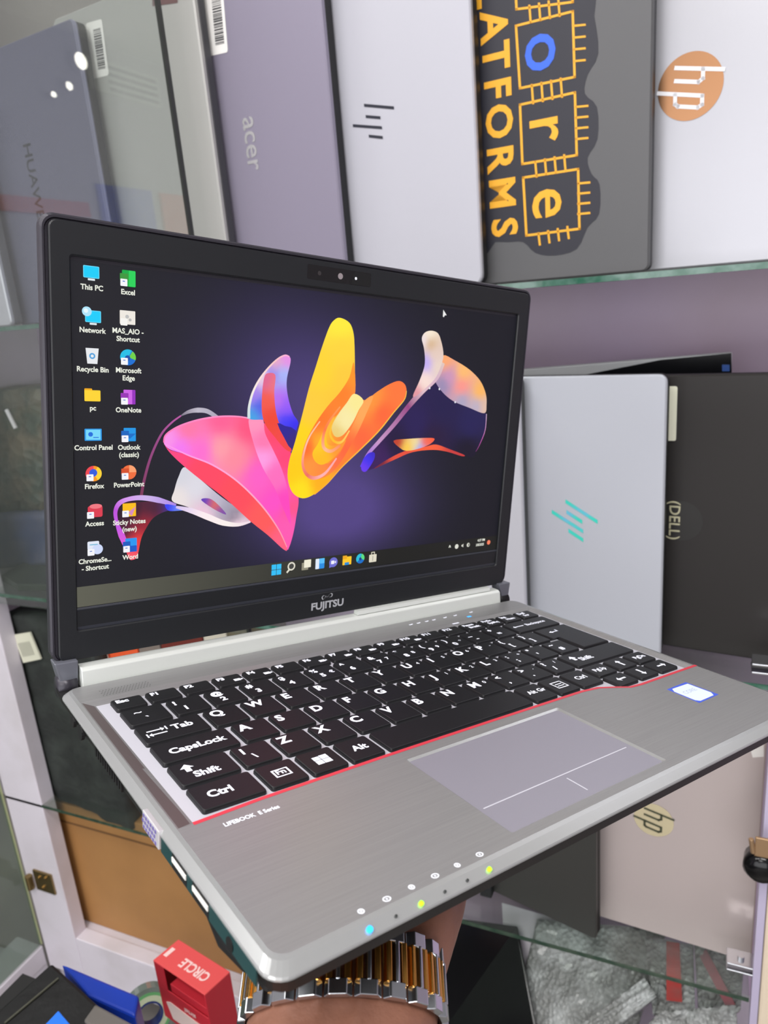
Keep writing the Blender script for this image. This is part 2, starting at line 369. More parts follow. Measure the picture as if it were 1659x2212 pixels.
for (x0, ya, yb) in ((768, 22, 84), (777, 318, 386), (790, 604, 660), (802, 872, 914)):
    for k in range(4): line([(x0 + k * 36, ya - k * 8), (x0 + k * 36 + 5, yb - k * 8)], 8)
core.decal('chip_lines', ys, m_yel, .0006, stk)
def glyph(ch, x, y, size, m, bold=.02):
    b = MB(); c = z2(x, y); core.text('', ch, c, size, None, bold, d=.0007, b=b); b.build('lettering', m, stk)
for ch, x, y in (('L', 612, -20), ('A', 628, 98), ('T', 636, 212), ('F', 642, 330), ('O', 648, 455), ('R', 652, 592), ('M', 660, 722), ('S', 668, 850)): glyph(ch, x + 2, y, .041, m_yel, .03)
glyph('o', 826, 192, .066, m_blu, .01); glyph('r', 838, 476, .064, m_yel, .01); glyph('e', 850, 757, .066, m_yel, .01)

# middle shelf
zm = ZM + .0005
sliv = Up('pale silver laptop, a sliver of it showing left of the silver laptop with teal bars', (-.2475 * .822, .822), zm, .21, .33, YW, (196, 196, 204), (60, 62, 60), metal=.3)
mhp = Up('silver laptop with four slanted teal bars for a logo, on the middle shelf', (-.0595 * .828, .828), zm, .222, .328, YW, (184, 187, 196), (30, 30, 30), metal=.3, r=.009)
m_teal = mat('iridescent_teal', (70, 214, 196), .2, .5, noise=(60, (120, 190, 230), .45, .6), emit=(60, 220, 200), es=.15)  # faint emission put in; the logo bars are no lamp
mhp.bars(mhp.face(1240, 1124), .00098, m_teal, 1.1, .32, 2.2)
dell = Up('black laptop with a round logo at its left edge, right end of the middle shelf', (.125, .846), zm, .235, .322, YW, (36, 33, 32), (20, 20, 20), metal=.2, rough=.45)
c = dell.face(1470, 1125)
dell.decal('logo_ring', [[(c[0] + .0235 * math.cos(a * math.pi / 20), c[1] + .0235 * math.sin(a * math.pi / 20)) for a in range(40)]], mat('dell_disc', (34, 33, 32), .3), .0003)
dell.text('lettering', '(DELL)', dell.face(1456, 1124), .0165, mat('lettering_pale', (196, 192, 160), .3, .3), .01)
st2 = dell.face(1446, 895)
dell.decal('sticker', [[(st2[0] + x, st2[1] + z) for x, z in rr(-.010, -.029, .008, .031, .002, 2)]], mat('label_cream', (214, 214, 194), .5), .0022)
# laptop leaning at the back of the middle shelf, showing above the others
t = thing('laptop', 'silver laptop with a black screen leaning behind the middle row of laptops', 'laptop', (-.11, 1.0, zm)); lq = L2(t)
A = at(1100, 800, 1.0); B = at(1582, 761, 1.0); C_ = Vector((B.x, 1.0, zm)); E_ = Vector((A.x, 1.0, zm))
MB().loft([[p for p in (E_, C_, B, A)], [p + Vector((0, .012, 0)) for p in (E_, C_, B, A)]]).build('lid', mat('lid_214', (228, 230, 232), .3, .2), t, lq, bevel=.002)
P = [at(1235, 815, .996), at(1425, 778, .996), at(1580, 763, .996), at(1582, 900, .996), at(1235, 900, .996)]
MB().loft([P, [p + Vector((0, .003, 0)) for p in P]]).build('screen', mat('screen_off', (8, 9, 14), .2), t, lq)
P = [at(1560, 788, .9945), at(1576, 788, .9945), at(1576, 802, .9945), at(1560, 802, .9945)]
MB().loft([P, [p + Vector((0, .001, 0)) for p in P]]).build('status_light', mat('blue_dot', (60, 100, 180), .3), t, lq)

# lower shelf
zl = ZL + .0005
lhp = Up('silver laptop with a round gold logo, standing on the lowest glass shelf', (.0795 * .854, .854), zl, .25, .372, 4, (196, 184, 182), (90, 86, 90), metal=.35, rough=.35, r=.006)
lhp.roundel(lhp.face(1412, 1771), .0245, mat('gold_mirror', (220, 208, 172), .2, .4), mat('letters_dark', (70, 74, 56), .4))
lhp.decal('sticker', [[lhp.face(*q) for q in ((1622, 1622), (1650, 1608), (1650, 1634), (1626, 1636))]], mat('label_white', (232, 230, 226), .5), .0006)
q0 = onz(1292, 2010, ZL); 
ldk = Up('dark charcoal laptop overlapping the silver one with the gold logo, lowest shelf', (q0.x, .826), zl, .24, .36, 14, (66, 66, 64), (26, 26, 26), metal=.3, rough=.3, r=.006, T=.016)
s3 = thing('power_adapter', 'small black adapter and white plug standing behind the dark charcoal laptop', 'adapter', at(1052, 1985, .86) * 1)
s3.location.z = zl
MB().box((-.006, -.01, 0), (.012, .01, .05)).build('adapter_body', m_black, s3, bevel=.002)
MB().box((-.045, -.004, .022), (-.0065, .012, .048)).build('plug', m_white, s3, bevel=.002)

# ------------------------------------------------------------------ left part of the lower shelf
def hexa(name, label, cat, q, depth, m, bevel=.002, group=None, sub=0, amp=0, seed=1, back=(0, 1, 0)):
    """a solid whose front face has the four world corners q (TL, TR, BR, BL) and which goes back by depth"""
    q = [Vector(p) for p in q]; base = sum(q, Vector()) / 4; base.z = min(p.z for p in q); bk = Vector(back).normalized() * depth
    t = thing(name, label, cat, base, 0, group); mb = MB()
    if not sub:
        mb.loft([[p - base for p in q], [p - base + bk for p in q]])
        return t, mb, base
    rnd = random.Random(seed); n = sub; ph = [rnd.uniform(0, 6.3) for _ in range(8)]
    def P(u, v, w_):
        a = q[0].lerp(q[1], u); b_ = q[3].lerp(q[2], u); p_ = a.lerp(b_, v) + bk * w_ - base
        e = 1 - (2 * abs(w_ - .5)) ** 4 * 0
        k = amp * (math.sin(u * 9 + ph[0]) * math.sin(v * 7 + ph[1]) + .6 * math.sin(u * 23 + v * 9 + ph[2]) + .5 * math.sin(v * 31 - u * 13 + ph[3]))
        return p_ + bk.normalized() * k * (1 if w_ < .5 else -.4)
    faces = []
    ring = [(i / n, 0) for i in range(n)] + [(1, i / n) for i in range(n)] + [(1 - i / n, 1) for i in range(n)] + [(0, 1 - i / n) for i in range(n)]
    vs = []; idx = {}
    def V(u, v, w_):
        k = (round(u, 4), round(v, 4), w_)
        if k not in idx: idx[k] = len(vs); vs.append(P(*k))
        return idx[k]
    for w_ in (0, 1):
        for i in range(n):
            for j in range(n):
                f = (V(i / n, j / n, w_), V((i + 1) / n, j / n, w_), V((i + 1) / n, (j + 1) / n, w_), V(i / n, (j + 1) / n, w_)); faces.append(f if w_ else f[::-1])
    for a, b_ in zip(ring, ring[1:] + ring[:1]): faces.append((V(*a, 0), V(*b_, 0), V(*b_, 1), V(*a, 1)))
    mb.add(vs, faces)
    return t, mb, base
m_bagc = mat('black_fabric', (34, 38, 36), .75, noise=(14, (52, 58, 54), .45, .7), bump=('n', 60, .3, .01))
t, mb, base = hexa('laptop_bag', 'soft black laptop bag with a pale barcode sticker, left end of the lowest shelf', 'bag',
                   [at(4, 1328, .835), at(190, 1345, .835), at(284, 1796, .835), at(112, 1716, .835)], .04, m_bagc, sub=14, amp=.003)
bag = mb.build('body', m_bagc, t, smooth=True, bevel=0)
sb = MB(); qs = [at(*q, .828) - base for q in ((28, 1372), (64, 1366), (88, 1424), (50, 1432))]
sb.loft([qs, [p + Vector((0, .003, 0)) for p in qs]]); st_ = sb.build('sticker', mat('label_cream', (214, 214, 194), .5), t)
sb = MB()
for k in range(7):
    u0 = .14 + k * .1; A = qs[0].lerp(qs[1], u0); B = qs[3].lerp(qs[2], u0); A2 = qs[0].lerp(qs[1], u0 + .04); B2 = qs[3].lerp(qs[2], u0 + .04)
    o_ = Vector((0, -.0006, 0)); sb.add([A.lerp(B, .3) + o_, A2.lerp(B2, .3) + o_, A2.lerp(B2, .8) + o_, A.lerp(B, .8) + o_], [(0, 1, 2, 3)])
sb.build('barcode', mat('faded_ink', (150, 150, 138), .6), st_)
# product boxes seen through the gap under the lid
for (xa, xb, colr, lab, dz) in ((200, 236, (214, 92, 60), 'red orange product box with a cream top label, standing beside the black bag', 0), (238, 300, (226, 88, 44), 'orange product box seen through the gap under the laptop lid', 0),
                           (302, 348, (128, 116, 108), 'grey brown product box right of the orange box', .01), (350, 440, (112, 42, 34), 'dark red product box seen through the gap under the laptop lid', .004),
                           (442, 492, (208, 200, 184), 'cream product box right of the dark red one', .0), (494, 560, (104, 96, 76), 'olive brown product box, rightmost of the boxes under the lid', .0)):
    y_ = .862; A = at(xa, 1430 - (xa - 196) * .13, y_); B = at(xb, 1430 - (xb - 196) * .13, y_)
    t = thing('product_box', lab, 'box', ((A.x + B.x) / 2, y_ + .03, zl)); hw = abs(B.x - A.x) / 2 - .0006; h_ = at(xa, 1360, y_).z - zl + dz
    MB().box((-hw, -.03, 0), (hw, .05, h_)).build('carton', mat('carton_%d' % colr[0], colr, .5), t, bevel=.001)
    MB().box((-hw * .98, -.0306, h_ - (.06 if xa == 200 else .11)), (hw * .98, -.0300, h_ - (.0 if xa == 200 else .075))).build('label_panel', mat('carton_panel', (226, 222, 210), .5), t)
# brown carton below the lowest shelf
m_card = mat('brown_card', (176, 128, 76), .6, noise=(4, (150, 106, 60), .35, .7))
A, B = at(92, 1764, .845), at(166, 2024, .845)
t = thing('cardboard_box', 'brown cardboard box behind the glass below the lowest shelf', 'box', (-.88, .92, ZB))
MB().box((A.x + .88, -.075, 0), (.33, .07, ZL - .03 - ZB)).build('carton', m_card, t, bevel=.002)
MB().box((-.28, -.0757, ZL - .075 - ZB), (.32, -.0751, ZL - .071 - ZB)).build('flap_seam', mat('card_dark', (110, 76, 44), .7), t)

# ------------------------------------------------------------------ bottom right: wrapped parcels
m_wrap = mat('bubble_wrap', (136, 138, 136), .28, bump=('v', 150, .9, .004), noise=(22, (196, 200, 200), .42, .68), coat=.4)
m_tape = mat('red_tape', (206, 78, 74), .35, noise=(40, (176, 96, 92), .4, .7))
m_pink = mat('pink_tape', (186, 112, 120), .35, noise=(30, (150, 120, 124), .4, .65))
def parcel(label, q, depth, tape=None, tm=None, seed=1, amp=.004, m=None, back=(0, 1, -.25)):
    t, mb, base = hexa('wrapped_parcel', label, 'parcel', q, depth, None, sub=18, amp=amp, seed=seed, back=back)
    o = mb.build('wrapping', m or m_wrap, t, smooth=True)
    if tape:
        tb = MB(); pts = [[Vector(p) - base for p in pr] for pr in tape]
        up_ = Vector((0, -.0055, .002))
        vs = [p + up_ for pr in pts for p in pr]; n = len(pts)
        tb.add(vs, [(2 * i, 2 * i + 1, 2 * i + 3, 2 * i + 2) for i in range(n - 1)])
        vs2 = [p + Vector((0, .002, -.001)) for p in vs]
        tb.add(vs2, [(2 * i, 2 * i + 2, 2 * i + 3, 2 * i + 1) for i in range(n - 1)])
        tb.build('tape', tm or m_tape, t)
    return t
bk = (0, .6, -.8)
parcel('large grey bubble wrapped parcel leaning below the lowest glass shelf', [at(1160, 1985, .99), at(1440, 2008, 1.0), at(1372, 2235, .87), at(1085, 2320, .84)], .03, seed=3, amp=.0022, back=bk)
parcel('upright bubble wrapped parcel with one wide red tape stripe', [at(1392, 2022, .97), at(1498, 2040, .97), at(1502, 2195, .86), at(1410, 2190, .86)], .05,
       [[at(1440, 2030 + k * 21, .967 - k * .0155), at(1468 + k, 2034 + k * 21, .967 - k * .0155)] for k in range(7)], seed=5, amp=.003, back=bk)
parcel('bubble wrapped parcel with pink tape beside the right post', [at(1500, 2036, .95), at(1608, 2066, .95), at(1600, 2180, .845), at(1512, 2230, .845)], .05,
       [[at(1506 + k * 9, 2052 + k * 17, .947 - k * .0125), at(1526 + k * 9, 2048 + k * 17, .947 - k * .0125)] for k in range(8)], m_pink, seed=8, amp=.003, back=bk)
parcel('long rolled bubble wrap lying in front of the upright parcels', [at(1392, 2112, .88), at(1418, 2150, .862), at(1240, 2290, .83), at(1190, 2260, .84)], .04, seed=11, amp=.003, back=bk)
parcel('crumpled bubble wrap bundle at the bottom right corner of the cabinet', [at(1425, 2185, .85), at(1590, 2170, .85), at(1600, 2330, .82), at(1300, 2330, .82)], .05, seed=14, amp=.005, back=bk)
t, mb, base = hexa('laptop', 'black laptop lying flat below the lowest shelf, left of the bubble wrap', 'laptop', [at(930, 1975, .97), at(1118, 2000, .97), at(1172, 2300, .83), at(905, 2300, .83)], .018, None, back=(0, .5, -.85))
mb.build('lid', mat('glossy_black', (16, 16, 18), .15), t, bevel=.003)
t, mb, base = hexa('paper_sheet', 'white card strip between the black laptop and the bubble wrap', 'card', [at(1084, 1950, 1.01), at(1205, 1985, 1.01), at(1150, 2330, .835), at(1105, 2330, .835)], .006, None, back=(0, .5, -.85))
mb.build('card', mat('white_card', (214, 206, 216), .5), t)

# ------------------------------------------------------------------ behind the left pane on the middle shelf
m_mot = mat('mottled_green', (70, 78, 70), .5, noise=(18, (112, 100, 84), .4, .62), bump=('v', 60, .5, .01))
t, mb, base = hexa('wrapped_parcel', 'mottled green brown parcel behind the glass, left end of the middle shelf', 'parcel', [at(-90, 850, .93), at(92, 840, .93), at(92, 1106, .93), at(-90, 1112, .93)], .1, None, sub=10, amp=.006, seed=4)
mb.build('wrapping', m_mot, t, smooth=True)
t, mb, base = hexa('wrapped_parcel', 'blue parcel under the mottled green brown one behind the glass', 'parcel', [at(-90, 1120, .90), at(110, 1110, .90), at(110, 1225, .90), at(-90, 1230, .90)], .08, None, sub=8, amp=.004, seed=6)
mb.build('wrapping', mat('blue_wrap', (62, 70, 104), .45, noise=(20, (84, 86, 110), .4, .6)), t, smooth=True)
t, mb, base = hexa('laptop', 'dark laptop lying flat on the left end of the middle shelf', 'laptop', [onz(2, 1242, ZM + .013), onz(112, 1180, ZM + .013), onz(120, 1262, ZM + .013), onz(36, 1262, ZM + .013)], .0122, None, back=(0, 0, -1))
mb.build('lid', mat('grey_lid', (66, 72, 68), .35, .4), t, bevel=.001)
t = thing('pen', 'white marker pen lying behind the glass door, left of the open laptop', 'pen', at(24, 905, .90))
MB().tube([at(14, 885, .90) - t.location, at(34, 925, .90) - t.location], .0035, 8).build('barrel', m_white, t)

# ------------------------------------------------------------------ side cabinet at the left corner
sc_t = thing('side_cabinet', 'white framed glass cabinet meeting the display cabinet at the left corner', 'cabinet', (-1.4, .45, 0)); ls = L2(sc_t)
zr = at(106, 2079, D).z
MB().box((-1.262, -.3, .1), (-1.228, D - .002, zr + .0)).build('plinth', m_frame, sc_t, ls)
MB().box((-1.30, -.3, zr - .0), (-1.2265, D - .002, zr + .045)).build('rail', m_frame, sc_t, ls, bevel=.002)
MB().box((-1.232, -.3, zr + .05), (-1.228, D - .004, 1.30)).build('glass_door', glass('side_glass', (214, 224, 216), 1.52, opacity=.08), sc_t, ls)
MB().box((-1.2325, D - .0038, zr + .05), (-1.2262, D - .0012, 1.30)).build('door_edge', mat('pale_green_edge', (176, 182, 138), .3), sc_t, ls)
MB().box((-1.75, -.3, .1), (-1.73, D, 1.3)).build('back_panel', mat('grey_board', (128, 134, 130), .6, noise=(5, (164, 164, 156), .4, .65)), sc_t, ls)
MB().box((-1.73, -.3, .1), (-1.262, D, zr - .01)).build('bottom_board', m_frame, sc_t, ls)
t, mb, base = hexa('wrapped_parcel', 'grey bubble wrapped parcel inside the side cabinet at the left corner', 'parcel', [Vector((-1.4, .35, .52)), Vector((-1.3, .72, .50)), Vector((-1.3, .72, zr + .05)), Vector((-1.4, .35, zr + .05))], .12, None, sub=10, amp=.006, seed=9, back=(-1, 0, 0))
mb.build('wrapping', m_wrap, t, smooth=True)

# ================================================================== COUNTER CLUTTER, bottom left
ZC = onz(330, 2300, .72).z - .08
ct = MB().box((-.80, -.1, ZC - .03), (-.16, .485, ZC)).build('counter_top', mat('counter_dark', (30, 30, 30), .6)); tag(ct, 'dark counter in front of the cabinet, under the red box and the tape', 'counter')
# black case
t, mb, base = hexa('case', 'black case with a grey seam lying in the bottom left corner', 'case', [onz(-30, 2205, .76), onz(112, 2078, .76), onz(225, 2180, .76), onz(190, 2330, .76)], .07, None, back=(0, 0, -1))
mb.build('body', mat('case_black', (18, 18, 18), .5, bump=('n', 60, .3, .004)), t, bevel=.004)
A, B = onz(10, 2210, .7615) - base, onz(126, 2113, .7615) - base
MB().tube([A, B], .0012, 8).build('seam', mat('grey_seam', (70, 70, 58), .5), t)
# blue box
t, mb, base = hexa('box', 'deep blue flat box between the black case and the white cabinet rail', 'box', [onz(132, 2080, .735), onz(300, 2150, .735), onz(292, 2196, .735), onz(190, 2150, .735)], .06, None, back=(0, 0, -1))
mb.build('carton', mat('blue_gloss', (28, 62, 176), .3), t, bevel=.003)
t, mb, base = hexa('box', 'small bright blue box at the bottom edge beside the black case', 'box', [onz(95, 2215, .80), onz(126, 2182, .80), onz(160, 2222, .80), onz(120, 2262, .80)], .03, None, back=(0, 0, -1))
mb.build('carton', mat('bright_blue', (40, 120, 240), .35), t, bevel=.001)
# clear plastic box
t, mb, base = hexa('plastic_box', 'clear grey plastic box in front of the blue box', 'box', [onz(180, 2204, .79), onz(206, 2168, .79), onz(292, 2214, .79), onz(262, 2268, .79)], .03, None, back=(0, 0, -1))
mb.build('shell', glass('clear_plastic', (200, 196, 190), 1.5, .08, .35, (168, 162, 156)), t, bevel=.002)
# tape roll
c = at(322, 2186, .53); t = thing('tape_roll', 'roll of green edged clear tape standing left of the red box', 'tape', c - Vector((0, 0, .03)))
ax = (CAM - c).normalized(); ax = Vector((ax.x * .6 + .25, ax.y, ax.z * .35)).normalized(); e1 = ax.orthogonal().normalized(); e2 = ax.cross(e1)
def annulus(r0, r1, h0, h1, name, m):
    rings = []; n = 40
    for r_, h_ in ((r0, h0), (r1, h0), (r1, h1), (r0, h1), (r0, h0)):
        rings.append([e1 * r_ * math.cos(2 * math.pi * k / n) + e2 * r_ * math.sin(2 * math.pi * k / n) + ax * h_ + Vector((0, 0, .03)) for k in range(n)])
    return MB().loft(rings, cap0=False, cap1=False).build(name, m, t, smooth=False)
annulus(.0145, .0165, -.009, .0095, 'core', mat('tape_core', (30, 50, 120), .4)); annulus(.0166, .0235, -.009, .009, 'inner_wraps', mat('tape_pale', (214, 226, 190), .4))
annulus(.0236, .027, -.009, .009, 'green_wraps', mat('tape_green', (112, 190, 120), .3)); annulus(.0271, .033, -.009, .0085, 'outer_wraps', mat('tape_clear', (128, 140, 132), .15, coat=.5))
# red box
tl, tp, rt_, bt = (330.5, 2074), (385.6, 2028.8), (496.4, 2099), (442, 2149)
zt = at(*tl, .50).z
TL, TP, RT, BT = [onz(*q, zt) for q in (tl, tp, rt_, bt)]
RT = TP + (BT - TL) 
base = (TL + TP + RT + BT) / 4; H_ = .085; base.z = zt - H_
t = thing('box', 'bright red carton with a cut out front and white lettering, left of the wrist', 'box', base)
m_red = mat('red_card', (232, 84, 84), .45); m_red2 = mat('red_card_deep', (200, 44, 58), .45); m_in = mat('card_inside', (226, 216, 214), .6)
ux = (RT - TP); uy = (TP - TL); Lx, Ly = ux.length, uy.length; ux.normalize(); uy.normalize(); o0 = TL - base
def RB(a, b_, c_): return o0 + ux * a * Lx + uy * b_ * Ly + Vector((0, 0, -c_ * H_))
def rbox(a0, a1, b0, b1, c0, c1, m_, name, par, bev=.0006):
    mb = MB(); mb.loft([[RB(a0, b0, c1), RB(a1, b0, c1), RB(a1, b1, c1), RB(a0, b1, c1)], [RB(a0, b0, c0), RB(a1, b0, c0), RB(a1, b1, c0), RB(a0, b1, c0)]]); return mb.build(name, m_, par, bevel=bev)
lidp = rbox(0, 1, 0, 1, 0, .02, m_red, 'top_panel', t)
rbox(.975, 1, 0, 1, .02, 1, m_red2, 'side_panel', t); rbox(0, .025, 0, 1, .02, 1, m_red2, 'side_panel', t); rbox(.025, .975, .97, 1, .02, 1, m_in, 'back_panel', t)
rbox(.025, .975, 0, .03, .42, 1, m_red2, 'front_panel', t); rbox(.025, .2, 0, .03, .02, .42, m_red2, 'front_strip', t)
v, f = text2d('CIRCLE', 1, .03, 'CENTER')
mb = MB(); s_ = .0165; cc = RB(.60, .46, -.006)
mb.add([cc - ux * x * s_ * .82 - uy * y * s_ for x, y in v], f); v, f = text2d('I', 1, .06); cc2 = RB(.08, .5, -.006); mb.add([cc2 - ux * x * s_ * 1.6 - uy * y * s_ for x, y in v], f)
mb.build('lettering', mat('print_pink', (255, 214, 210), .5), lidp)
t2 = thing('box', 'smaller deep red carton inside the cut out red carton left of the wrist', 'box', base + Vector((0, 0, 0))); 
ib = rbox(.24, .94, .06, .9, .30, .99, m_red2, 'carton', t2)
v, f = text2d('airtel', 1, .02); mb = MB(); cc = RB(.62, -.004, .55) ; dn = Vector((0, 0, 1))
mb.add([cc - ux * x * .0095 - dn * y * .0095 - uy * .0006 for x, y in v], f); mb.build('lettering', mat('print_pink', (255, 214, 210), .5), [o for o in t.children if o.name.startswith('front_panel')][0])
mb = MB(); P = [RB(.12, -.02, .66), RB(.2, -.02, .62), RB(.96, -.02, .66), RB(.9, -.02, .90), RB(.2, -.02, .92)]
mb.loft([P, [p + uy * .0006 for p in P]]); lb = mb.build('label', mat('label_pinkwhite', (236, 214, 206), .5), [o for o in t.children if o.name.startswith('front_panel')][0])

# ================================================================== THE OPEN LAPTOP
LR = Matrix(((0.48185536, -0.87264818, 0.07937615), (0.85999262, 0.48833955, 0.14811205), (-0.16801222, -0.00310569, 0.98578002)))
LT = Vector((-141.45667282, 256.31803091, -186.90051455))
O0 = Vector((62, 5, -20))
wt = (LR @ O0 + LT) * .001 + CAM
mw = Matrix.Translation(wt) @ LR.to_4x4()
lap = thing('laptop', 'open silver and black laptop held up in the hand, its screen showing colourful ribbons', 'laptop', mw=mw)
bl = lambda p: ((p[0] - O0.x) * .001, (p[1] - O0.y) * .001, (p[2] - O0.z) * .001)
LB = Vector((-86.20, 121.29, 37.35)); LA = math.radians(90.81)
LU = Vector((0, math.cos(LA), math.sin(LA))); LN = Vector((0, -math.sin(LA), math.cos(LA)))
def ll(p): q = LB + Vector((p[0], 0, 0)) + LU * p[1] + LN * p[2]; return bl(q)
camL = LR.transposed() @ (-LT)
def scr(px, py):       # point of the display plane seen at (px, py), in display millimetres
    d = LR.transposed() @ (M @ Vector(((px - 829.5) / F, (py - 1106) / F, 1)))
    k = (LB - camL).dot(LN) / d.dot(LN); P = camL + d * k - LB; return (P.x, P.dot(LU))

m_alu = mat('brushed_grey', (150, 150, 151), .36, .35, noise=(30, (143, 143, 144), .3, .7, (1, 40, 1)))
m_rim = mat('polished_rim', (186, 188, 188), .25, .6)
m_tray = mat('keyboard_tray', (204, 204, 214), .4, .2)
m_side = mat('side_teal_black', (20, 58, 60), .35)  # teal glare on the side wall put into the colour
X0, X1, Y0, Y1 = -98, 222, -100.5, 112.5
# bottom body
bb = MB()
def ring(d, z, r=7, yb=0): return lay(rr(X0 + d, Y0 + d, X1 - d, Y1 + 14 - d - yb, r, 5), z)
bb.loft([ring(30, -20.5), ring(24, -19), ring(8, -12), ring(2, -8.6), ring(.6, -4.0), ring(.4, -2.6)])
bb.build('base', mat('base_black', (13, 12, 13), .5), lap, bl)
mb = MB(); mb.loft([[(X0 + .4, y, z), (X0 - .1, y, z), (X0 - .1, y, z + 5.4), (X0 + .4, y, z + 5.4)] for y, z in ((-92, -8.4), (-22, -8.4))]); mb.build('side_panel', m_side, lap, bl)
# deck plate with openings for keyboard tray and touchpad
tray_o = [(-93.2, 93), (-93.2, -24.5), (-88, -24.8)] + [(-60, -23.2), (0, -22.6), (60, -22.8), (110, -23.2), (128, -23.4), (140, -25), (150, -30), (156, -33.5), (165, -34.4), (200, -34.4), (216.5, -34.4), (216.5, 93)]
tray_i = [(-87.5, 88.5), (-86.5, -22), (-84, -22)] + [(-60, -22.2), (0, -21.6), (60, -21.8), (110, -22.2), (128, -22.4), (140, -24), (150, -29), (156, -32.5), (165, -33.2), (200, -33.2), (212.5, -33.2), (212.5, 89)]
pad_o = rr(4.2, -90, 101.3, -29.6, 1.2, 3); pad_i = rr(5.0, -89.2, 99.6, -30.9, 1.0, 3)
out_t = rr(-93.4, -94.6, 218, 110.5, 5, 6)
dk = MB(); v, f = plate_holes(out_t, [tray_o, pad_o], 0); dk.add(v, f)
dk.loft([lay(out_t, 0), lay(rr(-95, -96.5, 219.6, 111.5, 6, 6), -.35), lay(rr(X0 + .3, Y0 + .3, X1 - .3, Y1 - .1, 7, 6), -1.9), lay(rr(X0, Y0, X1, Y1, 7, 6), -2.4), lay(rr(X0, Y0, X1, Y1, 7, 6), -3.0), lay(rr(X0 + .5, Y0 + .5, X1 - .5, Y1 - .5, 7, 6), -3.3)], 1, cap0=False, cap1=False)
dk.loft([lay(tray_o, 0), lay(tray_i, -1.5)], 0, cap0=False, cap1=False)
dk.loft([lay(pad_o, 0), lay(pad_i, -.55)], 1, cap0=False, cap1=False)
deck = dk.build('palm_rest', [m_alu, m_rim], lap, bl)
mb = MB(); v, f = plate_holes(tray_i, [], -1.5); mb.add(v, f); kbd = mb.build('keyboard', m_tray, lap, bl)
mb = MB(); mb.add(lay(pad_i, -.55), [tuple(range(len(pad_i)))]); tpad = mb.build('touchpad', mat('touchpad_grey', (150, 148, 160), .38, .25), lap, bl)
mb = MB(); mb.add(lay([(7, -73.1), (96.5, -73.1), (96.5, -72.5), (7, -72.5)], -.50), [(0, 1, 2, 3)]); mb.add(lay([(51.7, -86), (52.4, -86), (52.4, -75.5), (51.7, -75.5)], -.50), [(0, 1, 2, 3)])
mb.build('button_line', mat('pale_line', (196, 196, 206), .4, emit=None), tpad, bl)
# red accent line along the front of the tray
red_c = [(-87.5, -24.6)] + tray_o[3:13] + [(219, -34.6)]
mb = MB(); n = len(red_c); mb.add([(x, y + .95, .06) for x, y in red_c] + [(x, y - .95, .06) for x, y in red_c], [(i, i + 1, n + i + 1, n + i) for i in range(n - 1)])
tag(mb.build('accent_line', mat('accent_red', (206, 62, 76), .35), lap, bl), 'red accent line')
# gutter left of the keys, its darker reflection put into the colour
mb = MB(); mb.add([(-92.7, 92, -.08), (-88.3, 88.2, -1.24), (-87.6, -22, -1.24), (-92.7, -24.3, -.08)], [(0, 1, 2, 3)]); mb.build('gutter', mat('gutter_grey', (112, 102, 102), .4, .4), kbd, bl)
# lettering and indicator marks on the deck
def deck_text(s, x, y, size, m, z=.07, al='LEFT', bold=0., sx=1., par=None, name='lettering'):
    v, f = text2d(s, size, bold, al, sx); return MB().add([(x + a, y + b, z) for a, b in v], f).build(name, m, par or deck, bl)
deck_text('LIFEBOOK  E Series', -79, -31.2, 3.1, m_print, sx=.85, bold=.03)
def quad(mb, x0, y0, x1_, y1_, z, mi=0): mb.add([(x0, y0, z), (x1_, y0, z), (x1_, y1_, z), (x0, y1_, z)], [(0, 1, 2, 3)], mi)
mk = MB()
for k, x in enumerate((-63.5, -53.8, -44.0, -34.2, -24.5, -14.2)):
    y = -92.4
    for a in range(10):
        a0, a1 = a * math.pi / 5, (a + 1) * math.pi / 5; r0, r1 = (.7, 1.15) if k % 2 == 0 else (.8, 1.2); sx_ = 1.25 if k % 2 else 1
        mk.add([(x + r0 * sx_ * math.cos(a0), y + r0 * math.sin(a0), .07), (x + r1 * sx_ * math.cos(a0), y + r1 * math.sin(a0), .07), (x + r1 * sx_ * math.cos(a1), y + r1 * math.sin(a1), .07), (x + r0 * sx_ * math.cos(a1), y + r0 * math.sin(a1), .07)], [(0, 1, 2, 3)])
    quad(mk, x - .3, y - .4, x + .3, y + .4, .07)
for x in (115.5, 122, 129, 135.2, 145.2, 154.4, 169.3):
    quad(mk, x - 1.2, 103.2, x + 1.2, 104.6, .07); quad(mk, x + 1.3, 104, x + 2.2, 105, .07)
quad(mk, 141, 90.6, 146.5, 92.4, .07)
mk.build('indicator_marks', m_print, deck, bl)
for k, x in enumerate((-65, -55.3, -45.4, -35.7, -26, -16)):
    c_ = ((40, 160, 255), (50, 52, 52), (150, 235, 30), (50, 52, 52), (50, 52, 52), (150, 235, 30))[k]; on = k in (0, 2, 5); r_ = 1.0 if k == 0 else .8 if on else .45
    mb = MB(); mb.tube([(x, -98.7, -1.28), (x, -99.15, -.52)], r_, 10)
    o = mb.build('status_light', mat('led_%d' % c_[0], c_, .4, emit=c_ if on else None, es=1.5), lap, bl)
    if on: tag(o, 'glowing blue light' if k == 0 else 'glowing green light')
mb = MB(); quad(mb, 160, 96.8, 163.4, 98.4, .08); tag(mb.build('power_light', mat('led_40', (40, 160, 255), .4), lap, bl), 'glowing blue light')
